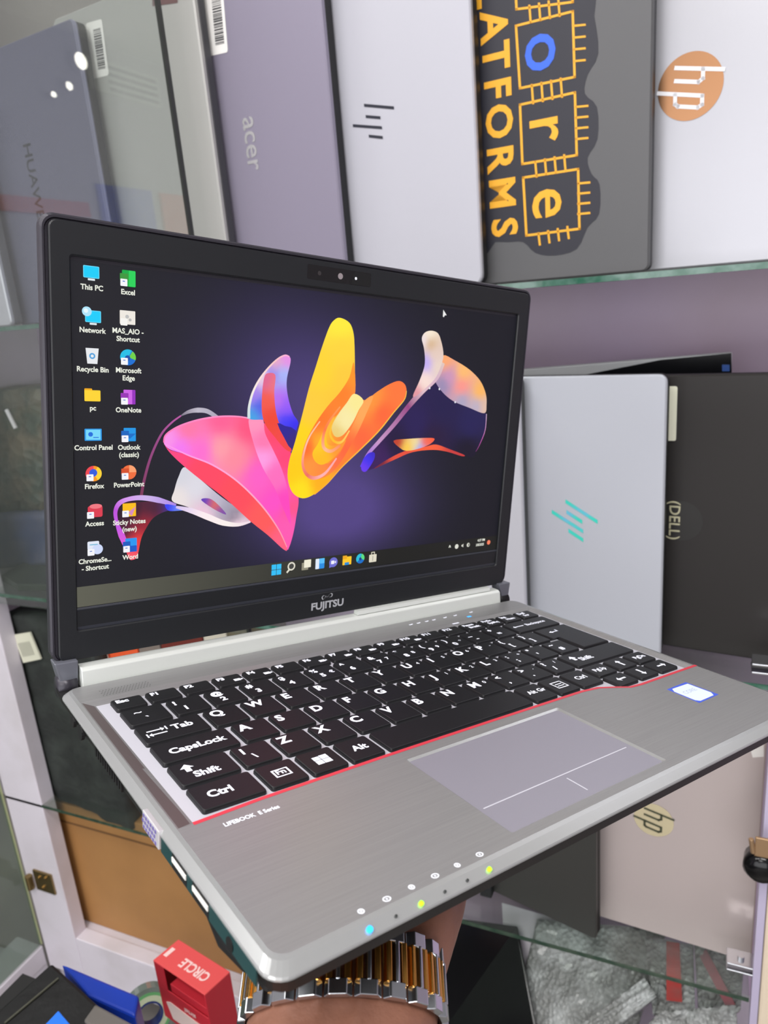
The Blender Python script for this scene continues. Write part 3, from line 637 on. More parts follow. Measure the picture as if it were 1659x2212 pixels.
# processor sticker
mb = MB(); mb.loft([lay([(170.5, -65), (190, -64.6), (189.6, -45.8), (171.2, -46)], z) for z in (0, .12)]); s_ = mb.build('sticker', mat('sticker_blue_edge', (70, 96, 214), .4), lap, bl)
mb = MB(); mb.add(lay([(173.2, -64), (186.5, -63.8), (188.8, -61), (188.4, -47.6), (174, -47.2), (171.6, -50), (171.4, -62)], .16), [tuple(range(7))]); mb.build('sticker_face', mat('sticker_pale', (222, 234, 255), .4), s_, bl)
deck_text('CORE', 180, -54, 4.2, mat('sticker_ink', (176, 190, 216), .4), .2, 'CENTER', 0, 1, s_)
# speaker holes, top left
mb = MB()
for i in range(16):
    for j in range(5):
        x, y = -82 + i * 1.5 + (j % 2) * .75, 95 + j * 1.5; mb.add([(x + .38 * math.cos(a * math.pi / 3), y + .38 * math.sin(a * math.pi / 3), .05) for a in range(6)], [tuple(range(6))])
mb.build('speaker_grille', mat('hole_grey', (92, 94, 94), .5), deck, bl)

# ---- keys
m_key = mat('key_black', (24, 25, 28), .42, bump=('n', 1500, .12, .0003)); m_keys = mat('key_side', (14, 14, 17), .5)
def key(x0, y0, x1_, y1_, legends=(), icon=None, poly=None):
    mb = MB(); r = 1.0
    if poly:
        def off(P, d):
            cx_ = sum(p[0] for p in P) / len(P); cy_ = sum(p[1] for p in P) / len(P); return [(p[0] + (d if p[0] > cx_ else -d), p[1] + (d if p[1] > cy_ else -d)) for p in P]
        mb.loft([lay(off(poly, .9), -1.49), lay(off(poly, .5), -.1), lay(poly, .3)], 1, cap1=False); v, f = plate_holes(poly, [], .3); mb.add(v, f, 0)
    else:
        g = lambda d: rr(x0 - d, y0 - d, x1_ + d, y1_ + d, r + d * .4, 3)
        mb.loft([lay(g(.55), -1.49), lay(g(.5), -.5), lay(g(.3), .1)], 1, cap1=False)
        mb.loft([lay(g(.3), .1), lay(g(0), .3)], 0, cap0=False)
    z = .36
    for (s, fx, fy, size, bold, sx_) in legends:
        v, f = text2d(s, size, bold, 'LEFT', sx_); mb.add([(x0 + fx + a, y1_ - fy + b, z) for a, b in v], f, 2)
    for q in (icon or ()):
        mb.add([(x0 + a, y0 + b, z) for a, b in q], [tuple(range(len(q)))], 2)
    return mb.build('key', [m_key, m_keys, m_print], kbd, bl)
def big(s): return ((s, 1.4, 4.6, 7.8, .045, 1.0),)
def two(a, b, n=None, na=10.8):
    L = [(a, 1.6, 4.1, 5.6, .05, 1.), (b, 4.2, 10.6, 5.6, .05, 1.)]
    if n: L.append((n, na, 8.6, 4.2, .04, 1.))
    return L
BQ = lambda x, y, w_, h_: [(x, y), (x + w_, y), (x + w_, y + h_), (x, y + h_)]
W_, P_ = 15.8, 19.05
# function row
for k, s in enumerate(['Esc', 'F1', 'F2', 'F3', 'F4', 'F5', 'F6', 'F7', 'F8', 'F9', 'F10', 'F11', 'F12', 'Pause', 'PrtSc', 'Ins', 'Del']):
    fr = -67.5 + 17.2 * k; xl = fr - 14.2 if k else -81
    lg = [(s, 1.3, 2.9, 4.4 if len(s) < 4 else 3.8, .055, 1.)]
    ic = []
    if k in (3, 4, 6, 7, 8, 9, 10): ic = [BQ(9, 2, 3.6, 2.6), BQ(12.8, 2.6, 1.0, 1.4)]
    if k > 12: lg.append((('Break', 'SysRq', 'Num', 'Scr')[k - 13], 3.2, 7.0, 3.8, .055, 1.))
    key(xl, 76.5, fr, 87, lg, ic)
# number row
row = [('~', '`'), ('!', '1'), ('@', '2'), ('#', '3'), ('$', '4'), ('%', '5', '€'), ('^', '6'), ('&', '7', '7'), ('*', '8', '8'), ('(', '9', '9'), (')', '0', '*'), ('_', '-'), ('+', '=')]
for k, r_ in enumerate(row):
    fr = -62.6 + 18.98 * k; key(-81 if k == 0 else fr - W_, 57.6, fr, 73.2, two(*r_) if k else [('~', 4.5, 4.5, 5.5, .03, 1.1), ('`', 8, 11.5, 5.5, .03, 1.)])
def arrow(x, y, L, h, dx):      # arrow icon along x; dx=-1 points left
    if dx < 0: return [[(x, y), (x + h, y + h), (x + h, y - h)], BQ(x + h, y - h * .28, L - h, h * .56)]
    return [[(x + L, y), (x + L - h, y - h), (x + L - h, y + h)], BQ(x, y - h * .28, L - h, h * .56)]
def arrowv(x, y, L, h, up_):
    if up_: return [[(x, y + L), (x - h, y + L - h), (x + h, y + L - h)], BQ(x - h * .35, y, h * .7, L - h)]
    return [[(x, y), (x + h, y + h), (x - h, y + h)], BQ(x - h * .35, y + h, h * .7, L - h)]
key(168.7, 57.6, 207.3, 73.2, [('Backspace', 14, 7.5, 4.4, .03, 1.)], arrow(2.5, 8.2, 9.5, 1.7, -1))
# tab row
key(-81, 38.4, -52.4, 54.2, [('Tab', 14, 7.2, 6.2, .035, 1.)], arrow(3, 9.8, 8, 1.6, 1) + arrow(3, 6.2, 8, 1.6, -1) + [BQ(11.4, 8.2, .7, 3.4), BQ(2.0, 4.5, .7, 3.4)])
for k, r_ in enumerate(['Q', 'W', 'E', 'R', 'T', 'Y', 'U', 'I', 'O', 'P', '[', ']']):
    fr = -33.4 + 18.98 * k; lg = list(big(r_)) if k < 10 else two({'[': '{', ']': '}'}[r_], r_)
    if r_ in 'UIOP': lg.append(({'U': '4', 'I': '5', 'O': '6', 'P': '-'}[r_], 11, 4.2, 3.8, .02, 1.))
    key(fr - W_, 38.4, fr, 54.2, lg)
key(178.6, 19.2, 207.3, 54.2, (), [[(a, b - 0) for a, b in q] for q in ([(6, 28.0), (9, 29.6), (9, 26.4)], BQ(9, 27.6, 5.5, .9), BQ(13.6, 27.6, .9, 3))], poly=[(184.4, 19.2), (207.3, 19.2), (207.3, 54.2), (178.6, 54.2), (178.6, 38.6), (184.4, 38.6)])
# home row
key(-81, 19.2, -47.8, 35.0, [('CapsLock', 4.8, 8.2, 6.2, .035, 1.)])
for k, r_ in enumerate(['A', 'S', 'D', 'F', 'G', 'H', 'J', 'K', 'L', ';', "'", '#']):
    fr = -28.5 + 18.9 * k; lg = list(big(r_)) if k < 9 else two({';': ':', "'": '"', '#': '~'}[r_], r_)
    if r_ in 'JKL;': lg.append(({'J': '1', 'K': '2', 'L': '3', ';': '+'}[r_], 11, 4.2, 3.8, .02, 1.))
    key(fr - W_, 19.2, fr, 35.0, lg)
# shift row
def sh(x, y, k=1.): return [[(x, y), (x + 3.2 * k, y + 3.4 * k), (x + 6.4 * k, y)], BQ(x + 1.9 * k, y - 3.2 * k, 2.6 * k, 3.2 * k)]
key(-81, 0, -57, 15.8, [('Shift', 6.5, 10.8, 6.0, .035, 1.)], sh(3.2, 11.2, .9))
key(-38.2 - W_, 0, -38.2, 15.8, [('|', 2.4, 4, 5, .04, 1.4), ('\\', 5.8, 9.8, 5, .04, 1.)])
for k, r_ in enumerate(['Z', 'X', 'C', 'V', 'B', 'N', 'M', ',', '.', '/']):
    fr = -19 + 18.95 * k; lg = list(big(r_)) if k < 7 else two({',': '<', '.': '>', '/': '?'}[r_], r_)
    if r_ in 'M./': lg.append(({'M': '0', '.': '.', '/': '/'}[r_], 11, 4.2, 3.8, .02, 1.))
    key(fr - W_, 0, fr, 15.8, lg)
key(155.2, 0, 207.3, 15.8, [('Shift', 9, 9.5, 6.0, .035, 1.)], sh(3.5, 9.6, .9))
# bottom row
key(-81, -19.2, -56, -3.3, [('Ctrl', 4.8, 7.8, 6.2, .035, 1.)])
fn_ic = [BQ(4.4, 5.0, 7.2, .7), BQ(4.4, 10.0, 7.2, .7), BQ(4.4, 5.0, .8, 5.6), BQ(10.9, 5.0, .8, 5.6)]
key(-52.8, -19.2, -37, -3.3, [('Fn', 5.6, 7.6, 4.6, .03, 1.)], fn_ic)
key(-33.8, -19.2, -18, -3.3, (), [BQ(4.6, 4.8, 3.2, 3.0), BQ(8.1, 4.8, 3.6, 3.0), BQ(4.6, 8.1, 3.2, 2.8), BQ(8.1, 8.1, 3.6, 3.1)])
key(-14.8, -19.2, 1.0, -3.3, [('Alt', 4.6, 7.8, 6.0, .035, 1.)])
key(4.6, -19.2, 94.6, -3.3)
key(98, -19.6, 112.9, -3.4, [('Alt Gr', 2.2, 7.6, 4.8, .03, 1.)])
key(116.4, -19.8, 131, -3.4, (), [BQ(3.4, 4.6, 8, .7), BQ(3.4, 11.0, 8, .7), BQ(3.4, 4.6, .7, 6.8), BQ(10.8, 4.6, .7, 6.8), BQ(5, 6.6, 5, .7), BQ(5, 8.6, 5, .7)])
key(134.2, -20.4, 150, -3.4, [('Ctrl', 4, 7.8, 5.2, .03, 1.)])
key(154, -15.4, 169.4, -3.4, [('PgUp', 2.8, 5.8, 4.6, .03, 1.)])
key(173, -15.4, 188.4, -3.4, (), arrowv(7.7, 2.6, 7, 2.2, True))
key(192, -15.4, 207.4, -3.4, [('PgDn', 2.8, 5.8, 4.6, .03, 1.)])
key(153.4, -29.8, 168.6, -18.0, (), arrow(4.2, 5.8, 7.4, 2.2, -1))
key(172.6, -29.8, 188, -18.0, (), arrowv(7.7, 2.4, 7, 2.2, False))
key(191.8, -29.8, 207.2, -18.0, (), arrow(4.2, 5.8, 7.4, 2.2, 1))

# ---- hinge bar and hinge ends
mb = MB(); mb.loft([[(x, 113.2, -2.5), (x, 114.6, 6.2), (x, 116.5, 7.6), (x, 122, 7.8), (x, 126.5, 4), (x, 126.5, -8), (x, 114, -8)] for x in (-86.6, 208.5)])
mb.build('hinge_bar', mat('silver_bar', (222, 226, 222), .3, .2), lap, bl, bevel=.0004)
mb = MB(); mb.loft([[(x, 116.6, 8.0), (x, 117.4, 10.2), (x, 121, 10.6), (x, 121, 8.0)] for x in (82, 200)]); mb.build('rear_strip', mat('silver_bar', (222, 226, 222), .3, .2), lap, bl)
for sgn, xa, xb in ((1, -98.6, -87.4), (-1, 209.6, 221.2)):
    lo, hi = (xa + 4.0, xb) if sgn > 0 else (xa + 5.5, xb - 0)
    prof = lambda x, k: (x, 116.2 + k, 0)
    mb = MB(); mb.loft([[(xa, 117.0, 11.4), (xb, 117.0, 11.4), (xb, 118.0, -.6), (lo + 1.6, 118.0, -2.6), (lo - 1.2, 117.6, .8)], [(xa, 125.8, 11.4), (xb, 125.8, 11.4), (xb, 127, -.6), (lo + 1.6, 127, -2.6), (lo - 1.2, 127, .8)]])
    mb.build('hinge_cover', mat('hinge_grey', (112, 114, 124), .35, .3), lap, bl, bevel=.0006)
mb = MB(); mb.tube([(-97, 121, -2), (-88, 121, -2)], 5.2, 20); mb.build('hinge_barrel', m_shell, lap, bl, smooth=True)
mb = MB(); mb.tube([(210, 121, -2), (221, 121, -2)], 5.0, 20); mb.build('hinge_barrel', m_deep, lap, bl, smooth=True)

# ---- lid
lid = MB().loft([lay(rr(-12.3, -26.6, 305.0, 183.6, 6, 6), -6.5), lay(rr(-12.9, -27, 305.6, 184, 6, 6), -5.0), lay(rr(-12.9, -27, 305.6, 184, 6, 6), .0), lay(rr(-12.0, -27, 304.9, 183.2, 6, 6), .9), lay(rr(-11.2, -27, 304.2, 182.2, 5.5, 6), .9), lay(rr(-10.6, -27, 303.6, 181.8, 5.2, 6), -.4)]).build('lid', m_shell, lap, ll)
bo = rr(-8.8, -26.6, 302.4, 180.8, 3.4, 5); bi = rr(-.9, -12.4, 294.2, 167.4, 1.6, 4)
bz = MB(); v, f = plate_holes(bo, [bi], 1.6); bz.add(v, f); bz.loft([lay(bo, 1.6), lay(rr(-9.4, -26.9, 303.0, 181.3, 3.8, 5), 1.0), lay(rr(-9.4, -26.9, 303.0, 181.3, 3.8, 5), -.2)], cap0=False, cap1=False)
bz.loft([lay(bi, 1.6), lay(rr(-.3, -11.8, 293.7, 166.6, 1.3, 4), .9), lay(rr(-.3, -11.8, 293.7, 166.6, 1.3, 4), -.5)], cap0=False, cap1=False)
bez = bz.build('bezel', m_bezel, lid, ll)
MB().loft([[(-.4, -12.1, .3), (293.8, -12.1, .3), (293.8, -11.4, .3), (-.4, -11.4, .3)], [(-.4, -12.1, .3), (293.8, -12.1, .3), (293.8, -1.6, .9), (-.4, -1.6, .9)]], cap0=False, cap1=False).build('ledge', m_bezel, bez, ll)
MB().loft([[(-.4, -12.0, -.4), (-.4, -12.0, .35), (-.4, -2.2, .5), (-.4, -1.0, .9), (-.4, -.2, .35), (-.4, -.2, -.4)], [(293.8, -12.0, -.4), (293.8, -12.0, .35), (293.8, -2.2, .5), (293.8, -1.0, .9), (293.8, -.2, .35), (293.8, -.2, -.4)]]).build('ledge_lip', mat('ledge_grey', (50, 52, 60), .3), bez, ll)  # lighter grey stands in for the highlight along the edge
# webcam strip
wc = MB().loft([lay(rr(123.8, 170.9, 166.8, 178.6, .8, 3), z) for z in (1.5, 1.68)]).build('webcam', mat('webcam_gloss', (20, 18, 20), .08), lid, ll)
mb = MB(); mb.add([(153 + 0, 171.2, 1.72), (166.4, 171.2, 1.72), (166.4, 178.2, 1.72), (155, 178.2, 1.72)], [(0, 1, 2, 3)]); mb.build('sensor_window', m_deep, wc, ll)
for x, r_, m_ in ((145.5, 1.7, mat('lens_grey', (150, 140, 144), .2)), (131.5, 1.2, mat('lens_dark', (54, 50, 52), .2)), (156.2, .8, m_print)):
    MB().add([(x + r_ * math.cos(a * math.pi / 10), 174.6 + r_ * math.sin(a * math.pi / 10), 1.76) for a in range(20)], [tuple(range(20))]).build('lens', m_, wc, ll)
m_logo = mat('logo_silver', (196, 198, 204), .3, .2)
v, f = text2d('FUJITSU', 1, .035, 'CENTER', 1.); xs = [a for a, b in v]; k = 23.6 / (max(xs) - min(xs)); ys_ = [b for a, b in v]; ky = 6.2 / (max(ys_) - min(ys_))
mb = MB(); mb.add([(147.2 + a * k, -20.6 + (b - (max(ys_) + min(ys_)) / 2) * ky, 1.75) for a, b in v], f)
sw = spline([(143.4, -16.4), (142.6, -14.8), (144.2, -13.6), (146.6, -15.2), (149.0, -13.0), (150.6, -13.6), (150.2, -15.2), (148.2, -15.4), (146.0, -14.2), (144.6, -15.8)], 4)
mb.add([(x, y, 1.75) for i, (x, y) in enumerate(sw)] + [(x * .82 + 146.6 * .18, y * .82 - 14.6 * .18, 1.75) for x, y in sw], [(i, (i + 1) % len(sw), len(sw) + (i + 1) % len(sw), len(sw) + i) for i in range(len(sw))])
mb.build('lettering', m_logo, lid, ll)

# ---- side ports
def xq(mb, y0, y1, z0, z1, dx, mi=0): mb.loft([[(X0 - dx, y0, z0), (X0 - dx, y1, z0), (X0 - dx, y1, z1), (X0 - dx, y0, z1)], [(X0 + 1.5, y0, z0), (X0 + 1.5, y1, z0), (X0 + 1.5, y1, z1), (X0 + 1.5, y0, z1)]], mi)
mb = MB(); xq(mb, -20.8, -4.8, -8.4, -1.2, .6); vg = mb.build('vga_port', mat('port_pale', (208, 206, 210), .35, .4), lap, bl, bevel=.0004)
mb = MB()
for i in range(6):
    for j in range(3): xq(mb, -18.8 + i * 2.3 + (j % 2), -17.6 + i * 2.3 + (j % 2), -7.6 + j * 2.2, -6.4 + j * 2.2, .8)
mb.build('pin_holes', mat('port_violet', (108, 98, 158), .4), vg, bl)
for y in (-44.5, -61.5):
    mb = MB(); xq(mb, y, y + 12.4, -8.2, -2.8, .15); us = mb.build('usb_port', m_deep, lap, bl)
    mb = MB(); xq(mb, y + .4, y + 12, -5.6, -3.9, .5); mb.build('tongue', mat('port_white', (232, 230, 224), .4), us, bl)
for y, r_ in ((88, 2.6), (76, 3.6), (-76, 2.2)):
    mb = MB(); mb.tube([(X0 - .4, y, -6.4), (X0 + 1, y, -6.4)], r_, 16); mb.build('jack', m_deep, lap, bl)
mb = MB()
for k in range(12): xq(mb, 22 + k * 3, 23.6 + k * 3, -8.6, -4.6, -.6)
mb.build('vent', m_deep, lap, bl)
for x, y in ((-80, -78), (204, -78), (-80, 104), (204, 104)):
    mb = MB(); mb.loft([lay(rr(x - 9, y - 4, x + 9, y + 4, 3, 4), z) for z in (-23.5, -20)]); mb.build('rubber_foot', m_deep, lap, bl)
mb = MB(); mb.tube([(-93, -52, -12), (-92, -64, -15), (-91, -76, -14), (-90, -84, -11)], [2.5, 4.5, 4.5, 2.5], 12); mb.build('underside_latch', m_deep, lap, bl, smooth=True)

# ---- the display picture: flat coloured areas of a lit screen
sp = MB(); zl_ = [0.02]
def nz(): zl_[0] += .004; return zl_[0]
def idw(stops):
    st = [(scr_p, lin(c_)) for scr_p, c_ in stops]
    def g(x, y):
        ws = 0; c_ = [0, 0, 0]
        for (a, b), col in st:
            w_ = 1 / ((x - a) ** 2 + (y - b) ** 2 + 14) ** 1.7; ws += w_
            for i in range(3): c_[i] += w_ * col[i]
        return tuple(q / ws for q in c_)
    return g
def fillp(P, colf, step=3.0, z=None):
    z = z or nz(); xs = [p[0] for p in P]; ys2 = [p[1] for p in P]
    co = [Vector(p) for p in P]; ed = [(i, (i + 1) % len(P)) for i in range(len(P))]
    y = min(ys2) + step * .5
    while y < max(ys2):
        x = min(xs) + step * .5
        while x < max(xs): co.append(Vector((x + random.uniform(-.2, .2), y + random.uniform(-.2, .2)))); x += step
        y += step
    vs, _, fs = delaunay_2d_cdt(co, ed, [], 1, 1e-5)[:3]
    sp.add([(v_.x, v_.y, z) for v_ in vs], fs, 0, [colf(v_.x, v_.y) for v_ in vs])
def shape(P, stops, c='4', sm=5, step=3.0):
    cv = {'3': lambda x, y: scr(80 + x / 2.765, 520 + y / 2.765), '4': lambda x, y: scr(500 + x / 2.5136, 560 + y / 2.5136)}[c]
    P2 = [cv(*p) for p in P]; fillp(spline(P2, sm) if sm else P2, idw([(cv(*s[:2]), s[2]) for s in stops]), step)
def stroke(P, wd, cols, c='4', sm=6):
    cv = {'3': lambda x, y: scr(80 + x / 2.765, 520 + y / 2.765), '4': lambda x, y: scr(500 + x / 2.5136, 560 + y / 2.5136)}[c]
    Q = spline([cv(*p) for p in P], sm, False); n = len(Q); z = nz(); vs, cs = [], []
    for i, (x, y) in enumerate(Q):
        a, b = Q[max(i - 1, 0)], Q[min(i + 1, n - 1)]; dx, dy = b[0] - a[0], b[1] - a[1]; L = math.hypot(dx, dy) or 1
        t_ = i / (n - 1); w_ = wd[min(int(t_ * (len(wd) - 1)), len(wd) - 2)] if len(wd) > 1 else wd[0]
        if len(wd) > 1: k_ = t_ * (len(wd) - 1); j = min(int(k_), len(wd) - 2); w_ = wd[j] + (wd[j + 1] - wd[j]) * (k_ - j)
        k_ = t_ * (len(cols) - 1); j = min(int(k_), max(len(cols) - 2, 0)); c0, c1 = lin(cols[j]), lin(cols[min(j + 1, len(cols) - 1)]); u_ = k_ - j
        col = tuple(c0[m] + (c1[m] - c0[m]) * u_ for m in range(3))
        vs += [(x - dy / L * w_ / 2, y + dx / L * w_ / 2, z), (x + dy / L * w_ / 2, y - dx / L * w_ / 2, z)]; cs += [col, col]
    sp.add(vs, [(2 * i, 2 * i + 1, 2 * i + 3, 2 * i + 2) for i in range(n - 1)], 0, cs)
def rect(x0, y0, x1_, y1_, col, z=None, r=.3):
    P = rr(x0, y0, x1_, y1_, min(r, (x1_ - x0) * .49, (y1_ - y0) * .49), 3); z = z or nz(); sp.add(lay(P, z), [tuple(range(len(P)))], 0, [lin(col)] * len(P))
def disc(x, y, r_, col, sy=1., a0=0, a1=360):
    z = nz(); n = 20; P = [(x + r_ * math.cos(math.radians(a0 + (a1 - a0) * k / n)), y + r_ * sy * math.sin(math.radians(a0 + (a1 - a0) * k / n))) for k in range(n + 1)]
    if a1 - a0 < 360: P.append((x, y))
    else: P = P[:-1]
    sp.add(lay(P, z), [tuple(range(len(P)))], 0, [lin(col)] * len(P))
def poly(P, col): sp.add(lay(P, nz()), [tuple(range(len(P)))], 0, [lin(col)] * len(P))
def stext(s, x, y, size, col=(236, 238, 226), bold=.028, sx=1., al='CENTER'):
    v, f = text2d(s, size, bold, al, sx); sp.add([(x + a, y + b, zl_[0] + .006) for a, b in v], f, 0, [lin(col)] * len(v))
# background glow
nx_, ny_ = 60, 34; vs, fs, cs = [], [], []
WD, HT = 293.4, 165.
def bgc(x, y):
    def G(cx_, cy_, sx_, sy_): return math.exp(-((x - cx_) / sx_) ** 2 - ((y - cy_) / sy_) ** 2)
    g = G(155, 34, 60, 30) * 1.0 + G(150, 95, 62, 55) * .8 + G(105, 120, 50, 50) * .4
    b0 = (20 + 10 * max(0, 1 - x / 90), 20 + 10 * max(0, 1 - x / 90), 30 + 6 * max(0, 1 - x / 90)); g = min(g, 1.1)  # lighter left edge: a reflection put into the picture colours
    return lin((b0[0] + 56 * g, b0[1] + 42 * g, b0[2] + 92 * g))
for j in range(ny_ + 1):
    for i in range(nx_ + 1):
        x, y = WD * i / nx_, HT * j / ny_; vs.append((x, y, 0)); cs.append(bgc(x, y))
for j in range(ny_):
    for i in range(nx_): a = j * (nx_ + 1) + i; fs.append((a, a + 1, a + nx_ + 2, a + nx_ + 1))
sp.add(vs, fs, 0, cs)
# left rings
stroke([(620, 1540), (640, 1430), (680, 1290), (740, 1160), (800, 1090), (860, 1045)], [1.6, 1.2, .8], [(120, 50, 80), (150, 70, 130), (190, 90, 170)], '3')
stroke([(860, 1045), (905, 1022), (960, 1012), (1020, 1020), (1085, 1062)], [.5, 1.8, 2.6, 2.4, 2.0], [(120, 110, 130), (190, 185, 200), (170, 165, 185)], '3')
shape([(620, 1560), (720, 1556), (830, 1590), (745, 1625), (690, 1660), (650, 1720), (622, 1780), (600, 1880), (575, 1905), (545, 1890), (505, 1760), (480, 1700), (480, 1620), (540, 1560)],
      [(560, 1620, (36, 22, 40)), (700, 1600, (70, 30, 50)), (820, 1590, (50, 50, 150)), (650, 1700, (150, 34, 50)), (600, 1800, (240, 60, 60)), (560, 1890, (255, 90, 110)), (520, 1740, (60, 24, 60)), (500, 1640, (30, 20, 40))], '3')
stroke([(540, 1840), (505, 1760), (478, 1690), (468, 1620), (490, 1570), (540, 1545), (620, 1535), (720, 1548), (830, 1580)], [2.6, 3.2, 1.6, 2.0, 2.4, 2.2, 2.6, 3.0, 1.4], [(230, 90, 210), (200, 90, 230), (190, 80, 220), (215, 150, 240), (205, 180, 235), (170, 130, 230)], '3')
# pale fold
shape([(885, 1352), (845, 1410), (820, 1490), (808, 1555), (900, 1590), (1010, 1640), (1120, 1690), (1210, 1698), (1280, 1672), (1230, 1620), (1100, 1530), (980, 1430)],
      [(860, 1400, (214, 214, 224)), (840, 1540, (236, 226, 224)), (950, 1480, (222, 220, 230)), (1060, 1560, (190, 186, 206)), (1180, 1650, (120, 110, 130)), (1000, 1620, (240, 200, 220)), (1200, 1690, (250, 220, 235)), (1130, 1600, (165, 160, 180))], '3')
shape([(980, 1548), (1030, 1540), (1080, 1575), (1130, 1635), (1060, 1605)], [(1000, 1550, (80, 60, 190)), (1060, 1570, (226, 110, 90)), (1110, 1620, (120, 80, 170))], '3')
shape([(765, 1575), (830, 1583), (900, 1606), (850, 1612), (785, 1612)], [(780, 1595, (50, 50, 240)), (850, 1600, (110, 140, 250))], '3')
stroke([(830, 1590), (920, 1612), (1020, 1650), (1110, 1685), (1200, 1696), (1275, 1678)], [1.2, 2.8, 3.4, 3.0, 2.0, 1.0], [(210, 190, 240), (252, 236, 240), (250, 240, 236), (240, 216, 232)], '3')
# pink leaf
PK = (255, 96, 156)
shape([(755, 1200), (765, 1165), (810, 1128), (880, 1095), (980, 1066), (1090, 1050), (1200, 1050), (1290, 1066), (1400, 1112), (1460, 1170), (1505, 1240), (1535, 1340), (1562, 1535), (1548, 1650), (1530, 1750), (1505, 1832), (1488, 1836), (1440, 1720), (1340, 1580), (1200, 1440), (1050, 1340), (900, 1280), (790, 1245)],
      [(780, 1190, (250, 150, 235)), (850, 1240, (244, 120, 246)), (900, 1130, (255, 120, 165)), (1100, 1080, (255, 96, 150)), (1100, 1240, (255, 160, 170)), (1180, 1290, (255, 140, 160)), (1260, 1120, (255, 84, 130)), (1420, 1160, (255, 70, 110)), (1480, 1300, (255, 70, 120)), (1330, 1400, (255, 96, 200)), (1430, 1560, (255, 80, 200)), (1500, 1700, (255, 90, 180)), (1530, 1600, (255, 84, 140)), (980, 1260, (255, 110, 210))], '3')
shape([(755, 1205), (790, 1248), (900, 1280), (1050, 1340), (1200, 1440), (1340, 1580), (1440, 1720), (1492, 1838), (1470, 1842), (1380, 1760), (1270, 1672), (1130, 1545), (980, 1430), (870, 1340), (790, 1262)],
      [(800, 1250, (255, 70, 130)), (1000, 1380, (255, 72, 100)), (1200, 1520, (255, 76, 92)), (1350, 1660, (255, 90, 90)), (1470, 1810, (255, 96, 130))], '3')
stroke([(757, 1205), (765, 1165), (810, 1128), (880, 1095), (980, 1066), (1090, 1050), (1200, 1050), (1285, 1064)], [.7, .9, .9, .7], [(255, 120, 190), (255, 150, 200)], '3')
stroke([(760, 1212), (900, 1280), (1050, 1340), (1200, 1440), (1340, 1580), (1440, 1720), (1492, 1830)], [.6, .9, .9, .6], [(255, 150, 240), (255, 170, 210), (255, 150, 170)], '3')
shape([(1265, 1062), (1345, 1062), (1362, 1150), (1410, 1250), (1460, 1360), (1495, 1480), (1510, 1600), (1512, 1690), (1470, 1600), (1420, 1480), (1345, 1350), (1290, 1200)],
      [(1300, 1080, (255, 150, 190)), (1350, 1200, (255, 120, 175)), (1340, 1300, (255, 160, 230)), (1420, 1400, (255, 110, 190)), (1480, 1560, (255, 70, 190))], '3')
# curled petal
shape([(94, 865), (96, 800), (115, 725), (150, 655), (200, 590), (250, 542), (290, 522), (316, 530), (320, 560), (302, 640), (300, 700), (312, 770), (335, 840), (362, 885), (352, 930), (328, 1045), (285, 970), (245, 885), (175, 872)],
      [(110, 740, (170, 130, 240)), (105, 850, (60, 170, 230)), (170, 640, (250, 216, 222)), (240, 560, (240, 170, 190)), (300, 545, (236, 140, 230)), (280, 620, (160, 190, 255)), (250, 760, (190, 110, 240)), (300, 800, (150, 90, 250)), (300, 880, (60, 60, 250)), (345, 900, (50, 40, 240)), (310, 980, (44, 34, 130)), (150, 800, (70, 90, 230)), (220, 620, (120, 120, 240))])
shape([(178, 640), (200, 618), (238, 630), (232, 720), (240, 820), (262, 900), (300, 970), (326, 1040), (290, 1030), (230, 960), (185, 900), (165, 830), (166, 730)],
      [(190, 660, (220, 100, 150)), (190, 760, (245, 90, 70)), (220, 860, (240, 70, 50)), (290, 1000, (245, 70, 70)), (230, 680, (240, 120, 130))])
shape([(248, 890), (290, 905), (350, 930), (330, 1035), (285, 968)], [(290, 930, (44, 34, 150)), (330, 1000, (60, 40, 120))], sm=2)
stroke([(94, 865), (96, 800), (115, 725), (150, 655), (200, 590), (250, 542), (290, 522), (314, 530)], [1.8, 1.2, .9, .9], [(200, 226, 230), (250, 236, 230), (250, 200, 200), (250, 160, 220)])
# yellow form
YO = [(590, 318), (640, 345), (662, 400), (668, 480), (670, 600), (672, 700), (668, 728), (722, 765), (790, 720), (850, 682), (905, 661), (938, 676), (950, 712), (938, 760), (880, 830), (800, 930), (700, 1030), (600, 1125), (520, 1215), (450, 1275), (385, 1298), (330, 1265), (305, 1190), (312, 1100), (345, 990), (385, 840), (420, 700), (455, 590), (490, 480), (530, 370), (558, 330)]
shape(YO, [(590, 340, (255, 236, 60)), (600, 500, (255, 214, 60)), (480, 600, (255, 214, 50)), (620, 640, (255, 205, 60)), (430, 800, (255, 206, 60)), (370, 960, (255, 214, 20)), (330, 1150, (255, 206, 10)), (380, 1260, (255, 226, 20)), (480, 1210, (255, 176, 20)), (600, 1090, (255, 130, 50)), (900, 700, (255, 120, 60)), (820, 840, (255, 104, 56)), (700, 980, (255, 104, 60)), (760, 770, (255, 150, 60))], sm=4)
shape([(664, 560), (672, 720), (640, 770), (590, 830), (540, 880), (500, 960), (470, 1060), (520, 1110), (590, 1050), (640, 940), (690, 830), (722, 768), (770, 742), (735, 830), (680, 950), (600, 1090), (530, 1170), (450, 1195), (398, 1160), (380, 1090), (400, 1000), (450, 900), (520, 800), (590, 720), (640, 640)],
      [(650, 620, (255, 150, 40)), (600, 740, (255, 130, 40)), (480, 880, (255, 120, 40)), (410, 1020, (255, 104, 44)), (420, 1130, (255, 150, 60)), (500, 1150, (255, 140, 60)), (620, 1040, (255, 104, 60)), (720, 820, (255, 170, 90)), (480, 1000, (255, 180, 40)), (560, 1100, (255, 110, 70))], sm=4, step=2.5)
